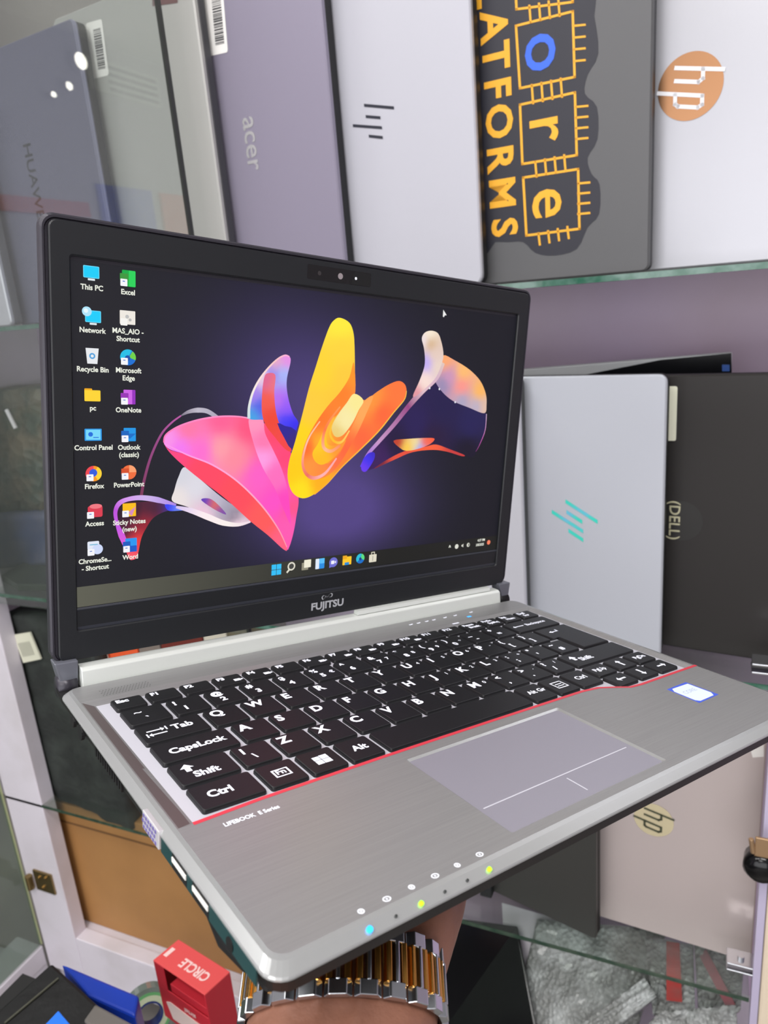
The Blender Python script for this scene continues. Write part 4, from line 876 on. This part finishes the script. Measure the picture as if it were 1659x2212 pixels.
shape([(560, 850), (505, 920), (470, 1000), (440, 1050), (452, 1095), (490, 1116), (540, 1090), (590, 1040), (620, 980), (560, 1010), (520, 1000), (520, 930)], [(480, 1000, (255, 206, 30)), (490, 1090, (255, 190, 30)), (580, 1030, (255, 150, 50)), (530, 900, (255, 180, 60))], sm=4, step=2)
stroke([(590, 800), (530, 880), (500, 950), (500, 1020), (540, 1042), (590, 1010)], [.8, 1.8, 2.2, 1.6], [(255, 160, 90), (255, 120, 70), (255, 190, 150), (255, 140, 90)])
stroke([(480, 880), (425, 960), (395, 1040), (386, 1110), (405, 1165), (450, 1188), (510, 1160), (570, 1080)], [.7, 1.0, 1.4, 1.8, 2.2, 1.8, 1.0], [(255, 190, 150), (255, 200, 170), (255, 150, 130), (240, 110, 90), (255, 180, 180), (255, 170, 170)])
shape([(665, 730), (716, 766), (690, 820), (655, 890), (610, 950), (575, 966), (552, 950), (545, 905), (580, 840), (625, 780)], [(690, 770, (252, 236, 150)), (620, 880, (250, 236, 170)), (570, 950, (236, 206, 120))], sm=4)
stroke([(545, 900), (535, 950), (560, 990), (600, 990), (640, 930)], [.6, 1.4, 1.6, .8], [(255, 200, 60), (255, 190, 40), (255, 210, 110)])
stroke([(950, 715), (938, 762), (880, 832), (800, 932), (700, 1032), (600, 1127), (520, 1217), (450, 1277)], [.5, .8, .8, .6], [(255, 200, 80), (255, 190, 60), (255, 170, 50)])
# right ribbon
shape([(1105, 640), (1130, 700), (1200, 768), (1290, 805), (1372, 832), (1384, 860), (1372, 940), (1335, 1030), (1300, 1075), (1190, 1035), (1090, 1028), (990, 1040), (880, 1085), (760, 1140), (715, 1140), (712, 1100), (790, 1000), (900, 880), (1000, 760)],
      [(1150, 800, (34, 26, 74)), (1000, 900, (40, 28, 84)), (1300, 900, (36, 30, 84)), (900, 1000, (34, 22, 60)), (1280, 1030, (24, 18, 40)), (800, 1080, (60, 30, 90)), (1090, 980, (40, 24, 60))], sm=4, step=4)
shape([(1148, 522), (1210, 548), (1290, 598), (1350, 660), (1380, 730), (1384, 790), (1372, 836), (1290, 806), (1200, 768), (1135, 710), (1102, 645), (1130, 590)],
      [(1160, 545, (255, 170, 110)), (1260, 610, (255, 190, 110)), (1350, 720, (255, 184, 90)), (1375, 800, (226, 190, 170)), (1250, 690, (255, 150, 140)), (1180, 640, (206, 150, 190)), (1150, 680, (150, 140, 180)), (1250, 770, (170, 166, 196)), (1330, 800, (186, 176, 200))], sm=4)
stroke([(1145, 560), (1110, 640), (1040, 710), (960, 800), (880, 900), (800, 990), (740, 1060), (706, 1130)], [4.5, 4.6, 4.2, 3.6, 3.0, 2.6, 2.4, 2.8], [(226, 200, 190), (216, 180, 200), (226, 190, 200), (150, 70, 130), (180, 120, 170), (200, 150, 200), (170, 120, 220), (80, 60, 240)])
shape([(1033, 430), (1050, 398), (1085, 388), (1120, 402), (1138, 445), (1150, 510), (1143, 560), (1110, 640), (1062, 692), (1005, 740), (985, 740), (1020, 660), (1045, 590), (1050, 540), (1044, 480)],
      [(1075, 400, (250, 236, 214)), (1080, 460, (214, 176, 130)), (1100, 520, (232, 206, 190)), (1060, 560, (190, 170, 250)), (1120, 580, (236, 214, 200)), (1050, 660, (250, 224, 214)), (1000, 730, (226, 150, 160)), (1040, 440, (240, 226, 230))], sm=4, step=2)
shape([(772, 1138), (850, 1085), (940, 1042), (1050, 1018), (1110, 1006), (1180, 1030), (1262, 1062), (1250, 1069), (1170, 1045), (1090, 1035), (980, 1048), (880, 1090)],
      [(800, 1120, (120, 40, 60)), (900, 1065, (230, 80, 60)), (1050, 1025, (250, 96, 60)), (1240, 1062, (200, 60, 60))], sm=4, step=2)
shape([(880, 985), (960, 975), (1060, 970), (1102, 975), (1075, 1005), (1010, 1030), (950, 1040), (915, 1025)], [(900, 990, (190, 50, 40)), (960, 1025, (255, 206, 60)), (1000, 1000, (250, 230, 140)), (1050, 990, (250, 90, 40)), (1090, 978, (255, 90, 50)), (1020, 1020, (150, 170, 250))], sm=4, step=2)
shape([(703, 1128), (715, 1085), (745, 1052), (775, 1050), (776, 1080), (755, 1120), (730, 1152), (710, 1150)], [(740, 1090, (60, 50, 240)), (715, 1130, (110, 60, 240)), (770, 1060, (60, 40, 190))], sm=4, step=2)
stroke([(1384, 840), (1376, 930), (1345, 1010), (1325, 1045)], [.6, .7, .3], [(220, 190, 220), (190, 90, 170), (120, 50, 110)])
for q in ((1075, 700), (1128, 705), (1214, 776)): a, b = scr(500 + q[0] / 2.5136, 560 + q[1] / 2.5136); disc(a, b, .7, (230, 230, 240))
# taskbar, the glare at its left end painted into the colours
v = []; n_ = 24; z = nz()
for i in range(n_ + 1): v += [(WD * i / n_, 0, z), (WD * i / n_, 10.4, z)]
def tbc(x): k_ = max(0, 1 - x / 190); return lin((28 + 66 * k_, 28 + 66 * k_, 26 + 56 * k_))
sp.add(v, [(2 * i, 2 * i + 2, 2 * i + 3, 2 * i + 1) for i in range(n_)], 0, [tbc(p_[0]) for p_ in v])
# desktop icons
def shortcut(x, y): rect(x - 3.4, y - 3.6, x - .1, y - .3, (245, 245, 250), r=.3); rect(x - 2.4, y - 1.6, x - 1.2, y - 1.2, (60, 110, 200))
I = {}
for k, (nm, pxy) in enumerate((('This PC', (197, 591)), ('Network', (198, 684)), ('Recycle Bin', (199, 769)), ('pc', (199, 853)), ('Control Panel', (201, 939)), ('Firefox', (202, 1023)), ('Access', (203, 1104)), ('ChromeSe...\n- Shortcut', (204, 1184)))): I[nm] = scr(*pxy)
for nm, pxy in (('Excel', (275, 602)), ('MAS_AIO -\nShortcut', (275, 687)), ('Microsoft\nEdge', (276, 772)), ('OneNote', (276, 858)), ('Outlook\n(classic)', (277, 939)), ('PowerPoint', (277, 1020)), ('Sticky Notes\n(new)', (278, 1101)), ('Word', (280, 1177))): I[nm] = scr(*pxy)
def screen_icon(x, y): rect(x - 3.6, y - 2.0, x + 3.6, y + 3.4, (110, 220, 255), r=.4); rect(x - 3.3, y - 1.7, x + 3.3, y + 3.1, (20, 205, 250), r=.3); rect(x - 1.6, y - 3.1, x + 1.6, y - 2.2, (225, 235, 240), r=.2)
for nm, (x, y) in I.items():
    if nm == 'This PC': screen_icon(x, y)
    elif nm == 'Network': screen_icon(x + .6, y - .6); disc(x - 2.2, y + 2.2, 2.2, (176, 228, 250)); disc(x - 2.6, y + 2.5, 1.0, (230, 248, 255))
    elif nm == 'Recycle Bin': poly([(x - 3, y + 3.6), (x + 3, y + 3.6), (x + 2.3, y - 3.6), (x - 2.3, y - 3.6)], (232, 234, 238)); disc(x, y, 1.4, (80, 160, 220)); disc(x, y, .7, (232, 234, 238))
    elif nm == 'pc': rect(x - 3.6, y - 1, x, y + 3.0, (240, 170, 20), r=.4); rect(x - 3.6, y - 3.0, x + 3.8, y + 2.2, (255, 212, 50), r=.4)
    elif nm == 'Control Panel': rect(x - 4, y - 2.9, x + 4, y + 2.9, (40, 150, 230), r=.4); rect(x - 3.4, y - 2.4, x + 3.4, y + 2.4, (120, 216, 250), r=.2); disc(x - 1.2, y + .2, 1.1, (30, 110, 220)); rect(x, y - 1.5, x + 2.6, y - 1.1, (30, 110, 220), r=.1)
    elif nm == 'Firefox': disc(x, y, 3.8, (250, 150, 30)); disc(x, y, 3.8, (240, 70, 80), 1, 90, 240); disc(x, y, 3.8, (255, 210, 50), 1, -60, 60); disc(x - .2, y + .4, 1.9, (50, 90, 220)); shortcut(x, y)
    elif nm == 'Access': rect(x - 3, y - 3, x + 4, y + 2.6, (220, 60, 80), r=.9); disc(x + .8, y + 2.4, 3.0, (240, 120, 130), .4); shortcut(x, y)
    elif nm.startswith('Chrome'): rect(x - 3.4, y - .6, x + 2.2, y + 3.6, (226, 232, 246), r=.6); disc(x + 1.4, y - .6, 2.6, (206, 218, 250)); rect(x - 2.4, y + 1.6, x + 1.6, y + 2.2, (130, 190, 220)); shortcut(x, y)
    elif nm == 'Excel': rect(x - 2.6, y - 3.6, x + 3.8, y + 3.8, (20, 170, 70), r=.4); rect(x + .6, y - 3.6, x + 3.8, y + 3.8, (40, 210, 90), r=.4); rect(x - 3.6, y - 1, x + .4, y + 2.2, (60, 150, 60), r=.3); shortcut(x, y)
    elif nm.startswith('MAS'): rect(x - 3.7, y - 3, x + 3.7, y + 3.4, (238, 232, 224), r=.3); disc(x - .2, y + .6, .9, (190, 190, 190)); disc(x + 1.2, y - .8, .7, (180, 180, 180)); rect(x - 3.4, y - 3.6, x - .1, y - .3, (246, 244, 240))
    elif nm.startswith('Micro'): disc(x, y, 3.8, (20, 110, 210)); disc(x, y, 3.8, (30, 190, 230), 1, 60, 200); disc(x + .4, y, 3.4, (110, 210, 70), 1, -20, 60); disc(x - .2, y - .3, 1.3, (16, 80, 170)); shortcut(x, y)
    elif nm == 'OneNote': rect(x - 2.2, y - 3.4, x + 3.6, y + 3.6, (206, 100, 230), r=.3); rect(x + 2.0, y - 3.4, x + 3.6, y + 3.6, (150, 50, 190), r=.3); rect(x - 3.6, y - 1, x + .2, y + 2, (150, 50, 180), r=.3); shortcut(x, y)
    elif nm.startswith('Outlook'): rect(x - 2.4, y - 3.2, x + 3.6, y + 3.4, (30, 150, 230), r=.3); poly([(x - 2.4, y + .6), (x + 3.6, y + .6), (x + .6, y - 2)], (20, 110, 200)); rect(x - 3.6, y - 1, x + .2, y + 2, (20, 100, 190), r=.3); shortcut(x, y)
    elif nm == 'PowerPoint': disc(x + .3, y, 3.6, (240, 110, 60)); disc(x + .3, y, 3.6, (250, 160, 110), 1, 0, 90); rect(x - 3.6, y - 1, x + .2, y + 2, (214, 80, 40), r=.3); shortcut(x, y)
    elif nm.startswith('Sticky'): rect(x - 3.2, y - 3.4, x + 3.5, y + 3.4, (250, 190, 20), r=.3); poly([(x + 3.4, y + 1.6), (x - .6, y - 1.4), (x + 1.4, y - 3.2)], (214, 140, 190)); shortcut(x, y)
    elif nm == 'Word': rect(x - 2.4, y - 3.6, x + 3.5, y + 3.6, (40, 150, 240), r=.4); rect(x - 2.4, y - 3.6, x + 3.5, y - .4, (24, 90, 200), r=.4); rect(x - 3.6, y - 1, x + .2, y + 2, (24, 90, 190), r=.3); shortcut(x, y)
    zl_[0] += .01
    for k, ln in enumerate(nm.split('\n')): stext(ln, x + .2, y - 6.3 - 3.7 * k, 3.35, sx=.95)
# taskbar icons
TB = [scr(*q) for q in ((596, 1230), (627, 1225), (660, 1220), (690, 1217), (719, 1214), (748, 1210), (777, 1206), (804, 1203))]
(x, y) = TB[0]
for a in (-3.2, .15):
    for b in (-3.2, .15): rect(x + a, y + b, x + a + 3.05, y + b + 3.05, (50, 190, 245), r=.2)
(x, y) = TB[1]; disc(x + .4, y + .6, 2.6, (226, 222, 206)); disc(x + .4, y + .6, 1.7, (70, 70, 66)); poly([(x - 1.2, y - .7), (x - .4, y - 1.5), (x - 2.2, y - 3.4), (x - 3.0, y - 2.6)], (226, 222, 206))
(x, y) = TB[2]; rect(x - 3, y - 3, x + 1.6, y + 1.6, (150, 146, 126), r=.3); rect(x - 1.4, y - 1.6, x + 3.4, y + 3.2, (240, 236, 214), r=.3)
(x, y) = TB[3]; rect(x - 3.2, y - 3.2, x + 3.2, y + 3.2, (40, 140, 225), r=.5); rect(x - 3.2, y - 3.2, x - .6, y + 3.2, (226, 236, 250), r=.3); rect(x - .4, y, x + 3.2, y + 3.2, (90, 190, 250), r=.3)
(x, y) = TB[4]; disc(x, y, 3.1, (110, 110, 206)); rect(x - 1.7, y - 1.1, x + .7, y + 1.1, (240, 240, 250)); poly([(x + .8, y), (x + 1.9, y + 1), (x + 1.9, y - 1)], (240, 240, 250)); poly([(x - 2.8, y - 1.2), (x - 3.0, y - 3.3), (x - .6, y - 2.8)], (110, 110, 206))
(x, y) = TB[5]; rect(x - 3.2, y - 2.8, x + 3.4, y + 2.4, (255, 200, 40), r=.3); rect(x - 3.2, y + 1, x, y + 3.2, (240, 170, 30), r=.3); rect(x - 1.6, y - 2.9, x + 1.8, y - 1.2, (40, 140, 210), r=.3)
(x, y) = TB[6]; disc(x, y, 3.2, (20, 110, 200)); disc(x, y, 3.2, (40, 190, 220), 1, 80, 220); disc(x + .3, y + .2, 2.9, (90, 220, 130), 1, -30, 80); disc(x, y - .2, 1.0, (20, 60, 140))
(x, y) = TB[7]; rect(x - 2.9, y - 3.2, x + 2.9, y + 1.8, (226, 220, 200), r=.4); rect(x - 1.4, y + 1.8, x - .9, y + 3.4, (226, 220, 200), r=.1); rect(x + .9, y + 1.8, x + 1.4, y + 3.4, (226, 220, 200), r=.1); rect(x - 1.4, y + 3.0, x + 1.4, y + 3.5, (226, 220, 200), r=.1); rect(x - .2, y - 2.4, x + .2, y + 1, (130, 130, 120), r=.1)
for q, ch in (((970, 1182), '^'),):
    x, y = scr(*q); stext(ch, x, y, 4.2)
x, y = scr(985, 1180); disc(x, y, 1.7, (222, 222, 210)); x, y = scr(998, 1178); poly([(x - 1.2, y - .6), (x - .4, y - .6), (x + .6, y - 1.4), (x + .6, y + 1.4), (x - .4, y + .6), (x - 1.2, y + .6)], (214, 214, 202)); x, y = scr(1010, 1176.5); disc(x, y, 1.5, (214, 214, 202)); rect(x + .1, y - .9, x + .9, y + .9, (60, 60, 56))
zl_[0] += .01
x, y = scr(1038, 1167); stext('4:37 PM', x, y + .2, 2.5, sx=.9); x, y = scr(1035, 1176.5); stext('3/8/2025', x, y + .1, 2.5, sx=.9)
x, y = scr(1054, 1171); disc(x, y, 1.7, (246, 130, 96))
x, y = scr(956, 669); poly([(x, y), (x + 3.2, y - 3.2), (x + 1.6, y - 3.3), (x + .9, y - 4.6), (x, y - 4.2)], (240, 240, 240))
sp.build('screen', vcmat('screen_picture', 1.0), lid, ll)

# ================================================================== HAND AND WATCH
def lp(p): return mw @ Vector(bl(p))
wr = (-50, -66, -74)
wrist = Vector(wr); kn = Vector((17, -6, -37)); axis = (kn - wrist).normalized()
side = Vector((-.70, .71, .0)); side = (side - axis * side.dot(axis)).normalized(); nrm = axis.cross(side); nrm = nrm if nrm.z > 0 else -nrm
if nrm.z < 0: nrm = -nrm
hb = MB()
def chain(pts, rs, n=16, flat=None):
    """tube with elliptical rings; rs = (half width along side, half thickness along normal)"""
    rings = []; P = [Vector(p) for p in pts]
    for i, p in enumerate(P):
        d = (P[min(i + 1, len(P) - 1)] - P[max(i - 1, 0)]).normalized(); s2 = (side - d * side.dot(d)).normalized(); n2 = d.cross(s2)
        a, b = rs[i] if isinstance(rs[i], tuple) else (rs[i], rs[i])
        rings.append([p + s2 * a * math.cos(2 * math.pi * k / n) + n2 * b * math.sin(2 * math.pi * k / n) for k in range(n)])
    # rounded ends
    e0 = [[P[0] + (q - P[0]) * .5 - (P[1] - P[0]).normalized() * (min(rs[0]) if isinstance(rs[0], tuple) else rs[0]) * .6 for q in rings[0]]]
    e1_ = [[P[-1] + (q - P[-1]) * .55 + (P[-1] - P[-2]).normalized() * (min(rs[-1]) if isinstance(rs[-1], tuple) else rs[-1]) * .75 for q in rings[-1]]]
    hb.loft(e0 + rings + e1_)
elbow = wrist - axis * 235 + Vector((-8, -20, -46))
mid = wrist.lerp(elbow, .45)
chain([elbow, mid, wrist - axis * 45 + Vector((-2, -3, -8)), wrist - axis * 18, wrist, wrist + axis * 24, wrist + axis * 52, kn - axis * 8, kn], [(44, 40), (40, 35), (36, 28.5), (34, 26.5), (33.5, 25.5), (34, 23), (39, 17.5), (41, 14), (38, 11.5)], 24)
# two tendon ridges on the inner wrist
for s_ in (-7, 5): chain([wrist - axis * 60 + side * s_ + nrm * 25.5, wrist + side * s_ + nrm * 23, wrist + axis * 22 + side * s_ + nrm * 18], [4.2, 3.8, 3], 8)
# heel of the palm
chain([wrist + axis * 18 + side * 17 + nrm * 8, wrist + axis * 46 + side * 25 + nrm * 6, wrist + axis * 70 + side * 30 + nrm * 2], [13, 14, 10], 12)
chain([wrist + axis * 18 - side * 17 + nrm * 6, wrist + axis * 50 - side * 24 + nrm * 3, wrist + axis * 74 - side * 27], [12, 13, 9], 12)
fd = Vector((.71, .70, 0)); contact = -20.6
for k, (so, l1, l2, l3, r_) in enumerate(((27, 41, 25, 20, 8.6), (9, 45, 29, 22, 8.8), (-9, 42, 27, 21, 8.4), (-26, 34, 20, 18, 7.6))):
    d0 = (fd + Vector((-.7, .7, 0)) * (.10 - k * .07)).normalized(); a = kn - axis * 6 + side * so * .92
    b = a + d0 * l1; b.z = contact - r_ - 3; c_ = b + d0 * l2; c_.z = contact - r_ - 1.2; e = c_ + d0 * l3; e.z = contact - r_ * .78
    chain([a - axis * 22 - side * so * .15, a, a.lerp(b, .55) + Vector((0, 0, -1)), b, b.lerp(c_, .5), c_, c_.lerp(e, .6), e], [r_, r_ * 1.12, r_ * .98, r_ * 1.04, r_ * .92, r_ * .95, r_ * .85, r_ * .72], 14)
# thumb leaves the side of the palm near its base
ta = wrist + axis * 30 + side * 24; tb_ = ta + side * 26 + axis * 24 + Vector((0, 0, 2)); tc_ = tb_ + side * 10 + axis * 28; tc_.z = contact - 11; te = tc_ + axis * 22 + side * 1; te.z = contact - 8
chain([ta - axis * 6, ta.lerp(tb_, .5), tb_, tb_.lerp(tc_, .5), tc_, te], [14, 13, 11.5, 10, 10.2, 8], 14)
m_skin = mat('skin', (152, 104, 84), .5, noise=(40, (128, 84, 66), .35, .7), bump=('n', 260, .35, .001))
m_skin.node_tree.nodes['Principled BSDF'].inputs['Subsurface Weight'].default_value = .08
m_skin.node_tree.nodes['Principled BSDF'].inputs['Subsurface Radius'].default_value = (.01, .004, .002)
arm = hb.build('person', m_skin, None, None, smooth=True)
root_p = lp(elbow)
me = arm.data
for v_ in me.vertices: v_.co = lp(v_.co) - root_p
arm.location = root_p
md = arm.modifiers.new('skin_surface', 'REMESH'); md.mode = 'VOXEL'; md.voxel_size = .0016; md.use_smooth_shade = True
sm_ = arm.modifiers.new('soften', 'SMOOTH'); sm_.iterations = 8; sm_.factor = .6
tag(arm, 'person reaching in from below, bare forearm and open hand carrying the open laptop from underneath', 'person')
# watch: bracelet of two-tone links round the wrist
wc_ = wrist + axis * 15 + side * 2
wpos = lp(wc_)
watch = thing('wristwatch', 'two tone gold and steel bracelet watch on the wrist under the open laptop', 'watch', wpos)
m_steel = mat('watch_steel', (200, 204, 210), .18, 1.); m_gold = mat('watch_gold', (214, 158, 78), .22, 1.)
NL = 22; RA, RB_ = 36.5, 28.5; WB = 11.5
wax = (axis * .96 + nrm * .10 + side * .2).normalized(); wsd = (side - wax * side.dot(wax)).normalized(); wnm = wax.cross(wsd); wnm = wnm if wnm.z > 0 else -wnm
wc2 = wc_ + wnm * 1.0
def wl(p): return lp(p) - wpos
for k in range(NL):
    an = 2 * math.pi * (k + .5) / NL
    if abs((an - 1.5 * math.pi)) < .42: continue
    c_ = wc2 + wsd * RA * math.cos(an) + wnm * RB_ * math.sin(an)
    tan = (-wsd * RA * math.sin(an) + wnm * RB_ * math.cos(an)); seg = tan.length * 2 * math.pi / NL; tan.normalize(); nr = wax.cross(tan); nr = nr if nr.dot(c_ - wc2) > 0 else -nr
    def pc(mb, w0, w1, t0, t1, h0, h1, mi):
        R4 = lambda w_: [c_ + wax * w_ + tan * t0 * seg + nr * h0, c_ + wax * w_ + tan * t1 * seg + nr * h0, c_ + wax * w_ + tan * (t1 * .8 + t0 * .2) * seg + nr * h1, c_ + wax * w_ + tan * (t0 * .8 + t1 * .2) * seg + nr * h1]
        mb.loft([R4(w0), R4(w1)], mi)
    mb = MB(); pc(mb, -WB, -WB + 5.2, -.48, .48, -1.4, 1.6, 0); pc(mb, WB - 5.2, WB, -.48, .48, -1.4, 1.6, 0)
    pc(mb, -WB + 4.6, WB - 4.6, -.47, -.14, -1.2, 1.3, 1); pc(mb, -WB + 4.6, WB - 4.6, -.12, .12, -1.2, 1.9, 0); pc(mb, -WB + 4.6, WB - 4.6, .14, .47, -1.2, 1.3, 1)
    mb.build('bracelet_link', [m_steel, m_gold], watch, wl, bevel=.0004)
cc = wc2 - wnm * (RB_ + 4.5)
mb = MB(); mb.tube([cc + wnm * 3.5, cc + wnm * 2, cc - wnm * 3, cc - wnm * 5], [17, 19, 19, 16.5], 36); case = mb.build('watch_case', m_steel, watch, wl, smooth=False)
mb = MB(); mb.tube([cc - wnm * 4.9, cc - wnm * 5.3], [15, 15], 36); mb.build('dial', mat('dial_gold', (222, 196, 140), .3, .5), watch, wl)
mb = MB(); mb.tube([cc - wsd * 0 + wax * 18.5, cc + wax * 22], [2.6, 2.6], 14); mb.build('crown', m_gold, watch, wl)

# ================================================================== things on the far side of the shop (seen mirrored in the panes)
def opposite(px, py):      # spot on the left wall of the shop that the pane mirrors at (px, py)
    v = M @ Vector(((px - 829.5) / F, (py - 1106) / F, 1)); k = D / v.y; p = CAM + v * k; r = Vector((v.x, -v.y, v.z)); j = (-3.19 - p.x) / r.x
    return p + r * j
def wall_piece(label, cat, name, pa, pb, col):
    A, B = opposite(*pa), opposite(*pb); ya, yb = sorted((A.y, B.y)); za_, zb_ = sorted((A.z, B.z)); zb_ = min(zb_, 2.88)
    t = thing(name, label, cat, (-3.185, (ya + yb) / 2, (za_ + zb_) / 2)); hy, hz = (yb - ya) / 2, (zb_ - za_) / 2
    MB().box((-.012, -hy, -hz), (.006, hy, hz)).build('sheet', mat('sheet_%d_%d' % (col[0], col[2]), col, .6), t)
    return t, hy, hz
wall_piece('blue banner on the wall left of the shop, mirrored in the glass door', 'banner', 'banner', (212, 398), (345, 520), (20, 60, 210))
wall_piece('orange banner right of the blue one on the left wall', 'banner', 'banner', (262 + 86, 418), (425, 540), (236, 96, 50))
wall_piece('faded orange strip left of the blue banner on the left wall', 'banner', 'banner', (0, 420), (200, 470), (220, 104, 80))
t, hy, hz = wall_piece('white notice board with grey rows high on the left wall', 'notice board', 'notice_board', (188, 120), (352, 236), (222, 222, 218))
mb = MB()
for k in range(4): mb.box((.0061, -hy * .92, -hz * .8 + k * hz * .45), (.0075, hy * .5, -hz * .8 + k * hz * .45 + hz * .22))
mb.build('rows', mat('notice_grey', (70, 72, 78), .6), t)
for px, py, r_, lab in ((172, 136, .045, 'largest of the three round lamps on the left wall'), (147, 190, .022, 'middle sized round lamp on the left wall'), (113, 208, .015, 'smallest round lamp on the left wall')):
    q = opposite(px, py); q.z = min(q.z, 2.84); t = thing('wall_lamp', lab, 'lamp', (-3.19, q.y, q.z))
    MB().tube([(-.01, 0, 0), (.02, 0, 0), (.03, 0, 0)], [r_ * 1.15, r_ * 1.15, r_], 20).build('housing', m_white, t)
    MB().tube([(.0302, 0, 0), (.036, 0, 0)], [r_ * .9, r_ * .7], 20).build('bulb', mat('bulb_glow', (255, 255, 255), .4, emit=(255, 250, 235), es=14), t)
